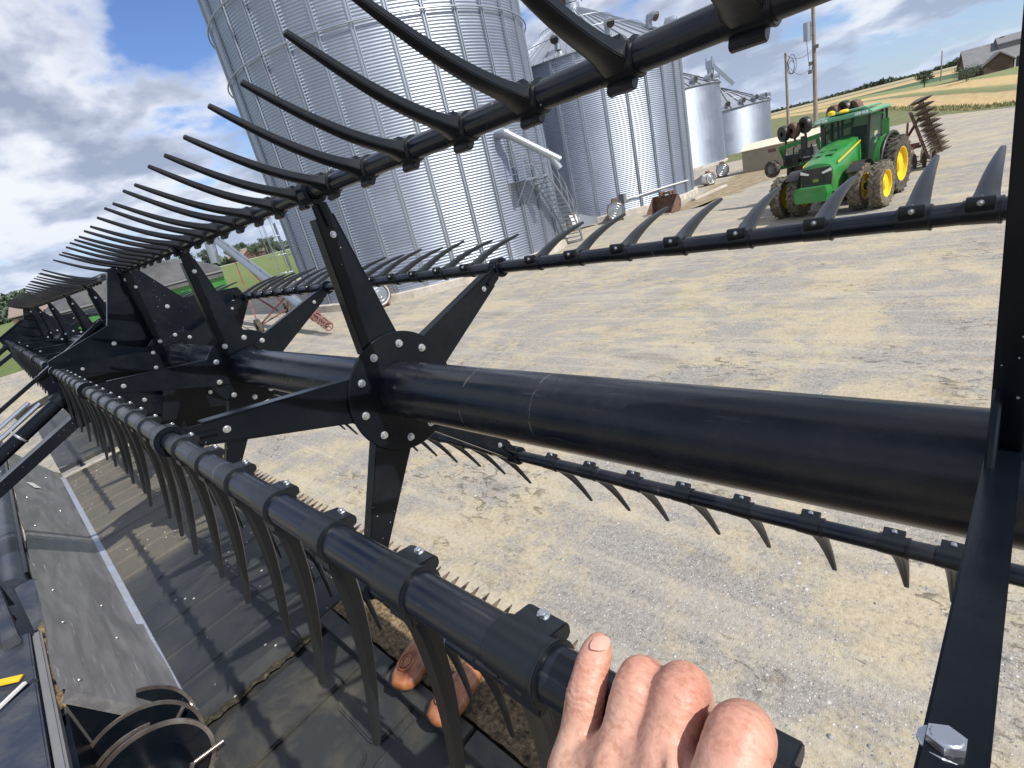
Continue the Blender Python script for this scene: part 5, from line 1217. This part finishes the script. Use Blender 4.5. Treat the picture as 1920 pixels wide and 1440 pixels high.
# trees ---------------------------------------------------------------------------
def leafcloud(m,c,r,n,s,flat=1):
    for i in range(n):
        while True:
            v=Vector((random.uniform(-1,1),random.uniform(-1,1),random.uniform(-1,1)))
            if v.length<1: break
        v=v*(.45+.55*random.random()) ; p=Vector(c)+Vector((v.x*r,v.y*r,v.z*r*flat))
        a=Vector((random.gauss(0,1),random.gauss(0,1),random.gauss(0,1))).normalized(); b_=a.cross(Vector((random.gauss(0,1),random.gauss(0,1),random.gauss(0,1)))).normalized()
        q=s*(.6+.8*random.random())
        k=len(m.v); m.v+=[p+a*q,p+b_*q*.7,p-a*q,p-b_*q*.7]; m.f.append((k,k+1,k+2,k+3))
def tree(az,d,h,w_,label,group='trees beyond the fields',leaf='leafd'):
    p=azel(az,d); p.z=terr(p.x,p.y); o=thing('tree',label,'tree',p,random.random()*6,group)
    m=MB(); m.tube([(0,0,-.3),(w_*.02,0,h*.3),(0,0,h*.75)],[h*.035,h*.026,h*.01],8)
    tips=[]
    for k in range(7):
        a=k*2.4; e=Vector((math.cos(a)*w_*.33,math.sin(a)*w_*.33,h*(.5+.06*k))); m.tube([(0,0,h*(.22+.05*k)),e*.6+Vector((0,0,h*.12)),e],[h*.014,h*.009,h*.004],6); tips.append(e)
    m.build('trunk',M['bark'],o,50)
    m=MB()
    for e in tips: leafcloud(m,e,w_*.24*(.8+.5*random.random()),150,h*.035,.8)
    leafcloud(m,(0,0,h*.8),w_*.26,170,h*.035,.8); leafcloud(m,(0,0,h*.58),w_*.3,150,h*.035,.8); leafcloud(m,(0,0,h*.36),w_*.30,170,h*.035,.8)
    m.build('crown',M[leaf],o,0)
for i,(az,d,h,w_,lb) in enumerate(((-7.55,150,3.3,3.2,'round dark tree at the right end of the soybean strip'),(-5.0,126,2.2,4.0,'bushy tree in front of the brick farmhouse gable'),(-71.2,318,8,9,'tree just left of the brown roofed house'),(-69.2,322,7.5,9,'tree just right of the brown roofed house'),(-68.0,310,9,9,'tree touching the left edge of the tallest bin'),(-73.3,300,10,8,'tree right of the auger downspout'),(-75.3,290,10,11,'broad tree left of the auger downspout'),(-76.8,290,9,12,'low tree above the grain cart'),(-78.2,270,8,10,'leftmost tree above the grain cart tarp'),(-70.3,345,10,7,'tree behind the brown roofed house'))): tree(az,d,h,w_,lb)
def treeline(name,pts,n,s,hh,wd,label_kind='stuff',seed=1):
    m=MB()
    for i in range(n):
        t=random.random()*(len(pts)-1); k=int(t); f=t-k; az=pts[k][0]+(pts[k+1][0]-pts[k][0])*f; d=pts[k][1]+(pts[k+1][1]-pts[k][1])*f+random.uniform(-wd,wd)
        hm=pts[k][2]+(pts[k+1][2]-pts[k][2])*f
        p=azel(az,d); zt=terr(p.x,p.y); hm*=.65+.7*abs(noise.noise(Vector((az*1.7,seed,0)))*1.6)
        leafcloud(m,p+Vector((0,0,zt+hm*random.random()**.7)),s*1.2,9,s*.55)
    m.build(name,M['leafd'],None,0,kind='stuff')
treeline('distant_treeline',[(-20,600,.5),(-17,610,1),(-14,640,2),(-11.5,640,3.5),(-10.2,640,4.5),(-9.3,640,2),(-7,650,2),(-5.5,600,5),(-2,560,5),(3,560,4)],1500,1.8,8,15)
treeline('distant_treeline',[(-100,340,6),(-84,330,6),(-80,330,5),(-76,340,4),(-72,350,3),(-66,350,4)],1100,2.4,8,15,seed=3)
# wooded hill at the far left
def hill():
    m=MB()
    b=MB(); nx=24
    def hz(u,v): return 5*math.exp(-((u-.05)*1.3)**2)*math.sin(PI*min(1,max(0,v)))+3*noise.noise(Vector((u*3,v*3,0)))
    for i in range(nx+1):
        for j in range(13):
            u=-1+2*i/nx; v=j/12; p=azel(-88.5+u*7.5*1,250+v*160); b.v.append(Vector((p.x,p.y,max(-.5,hz(u,v)-.5))))
    for i in range(nx):
        for j in range(12): q=i*13+j; b.f.append((q,q+1,q+14,q+13))
    b.build('hill',M['field'],None,smooth=60,kind='structure')
    for i in range(1500):
        u=random.uniform(-1,1); v=random.random()*.75; p=azel(-88.5+u*7.5,250+v*160); z=max(0,hz(u,v)); leafcloud(m,p+Vector((0,0,z+random.random()*3.5)),2.4,12,1.1)
    m.build('hill_woods',M['leafd'],None,0,kind='stuff')
hill()
# weeds at the field edge
m=MB()
for i in range(2600):
    az=random.uniform(-11,4); d=(26.8+random.random()*2)/(.905*math.sin(R(az))+.425*math.cos(R(az)))
    p=azel(az,d); h=.08+.35*random.random()**3; z=terr(p.x,p.y); a=random.random()*6; k=len(m.v); dx=.05+.06*random.random()
    m.v+=[Vector((p.x-dx*math.cos(a),p.y-dx*math.sin(a),z)),Vector((p.x+dx*math.cos(a),p.y+dx*math.sin(a),z)),Vector((p.x+.1*random.gauss(0,1),p.y,z+h))]; m.f.append((k,k+1,k+2))
m.build('roadside_weeds',M['weed'],None,0,kind='stuff')
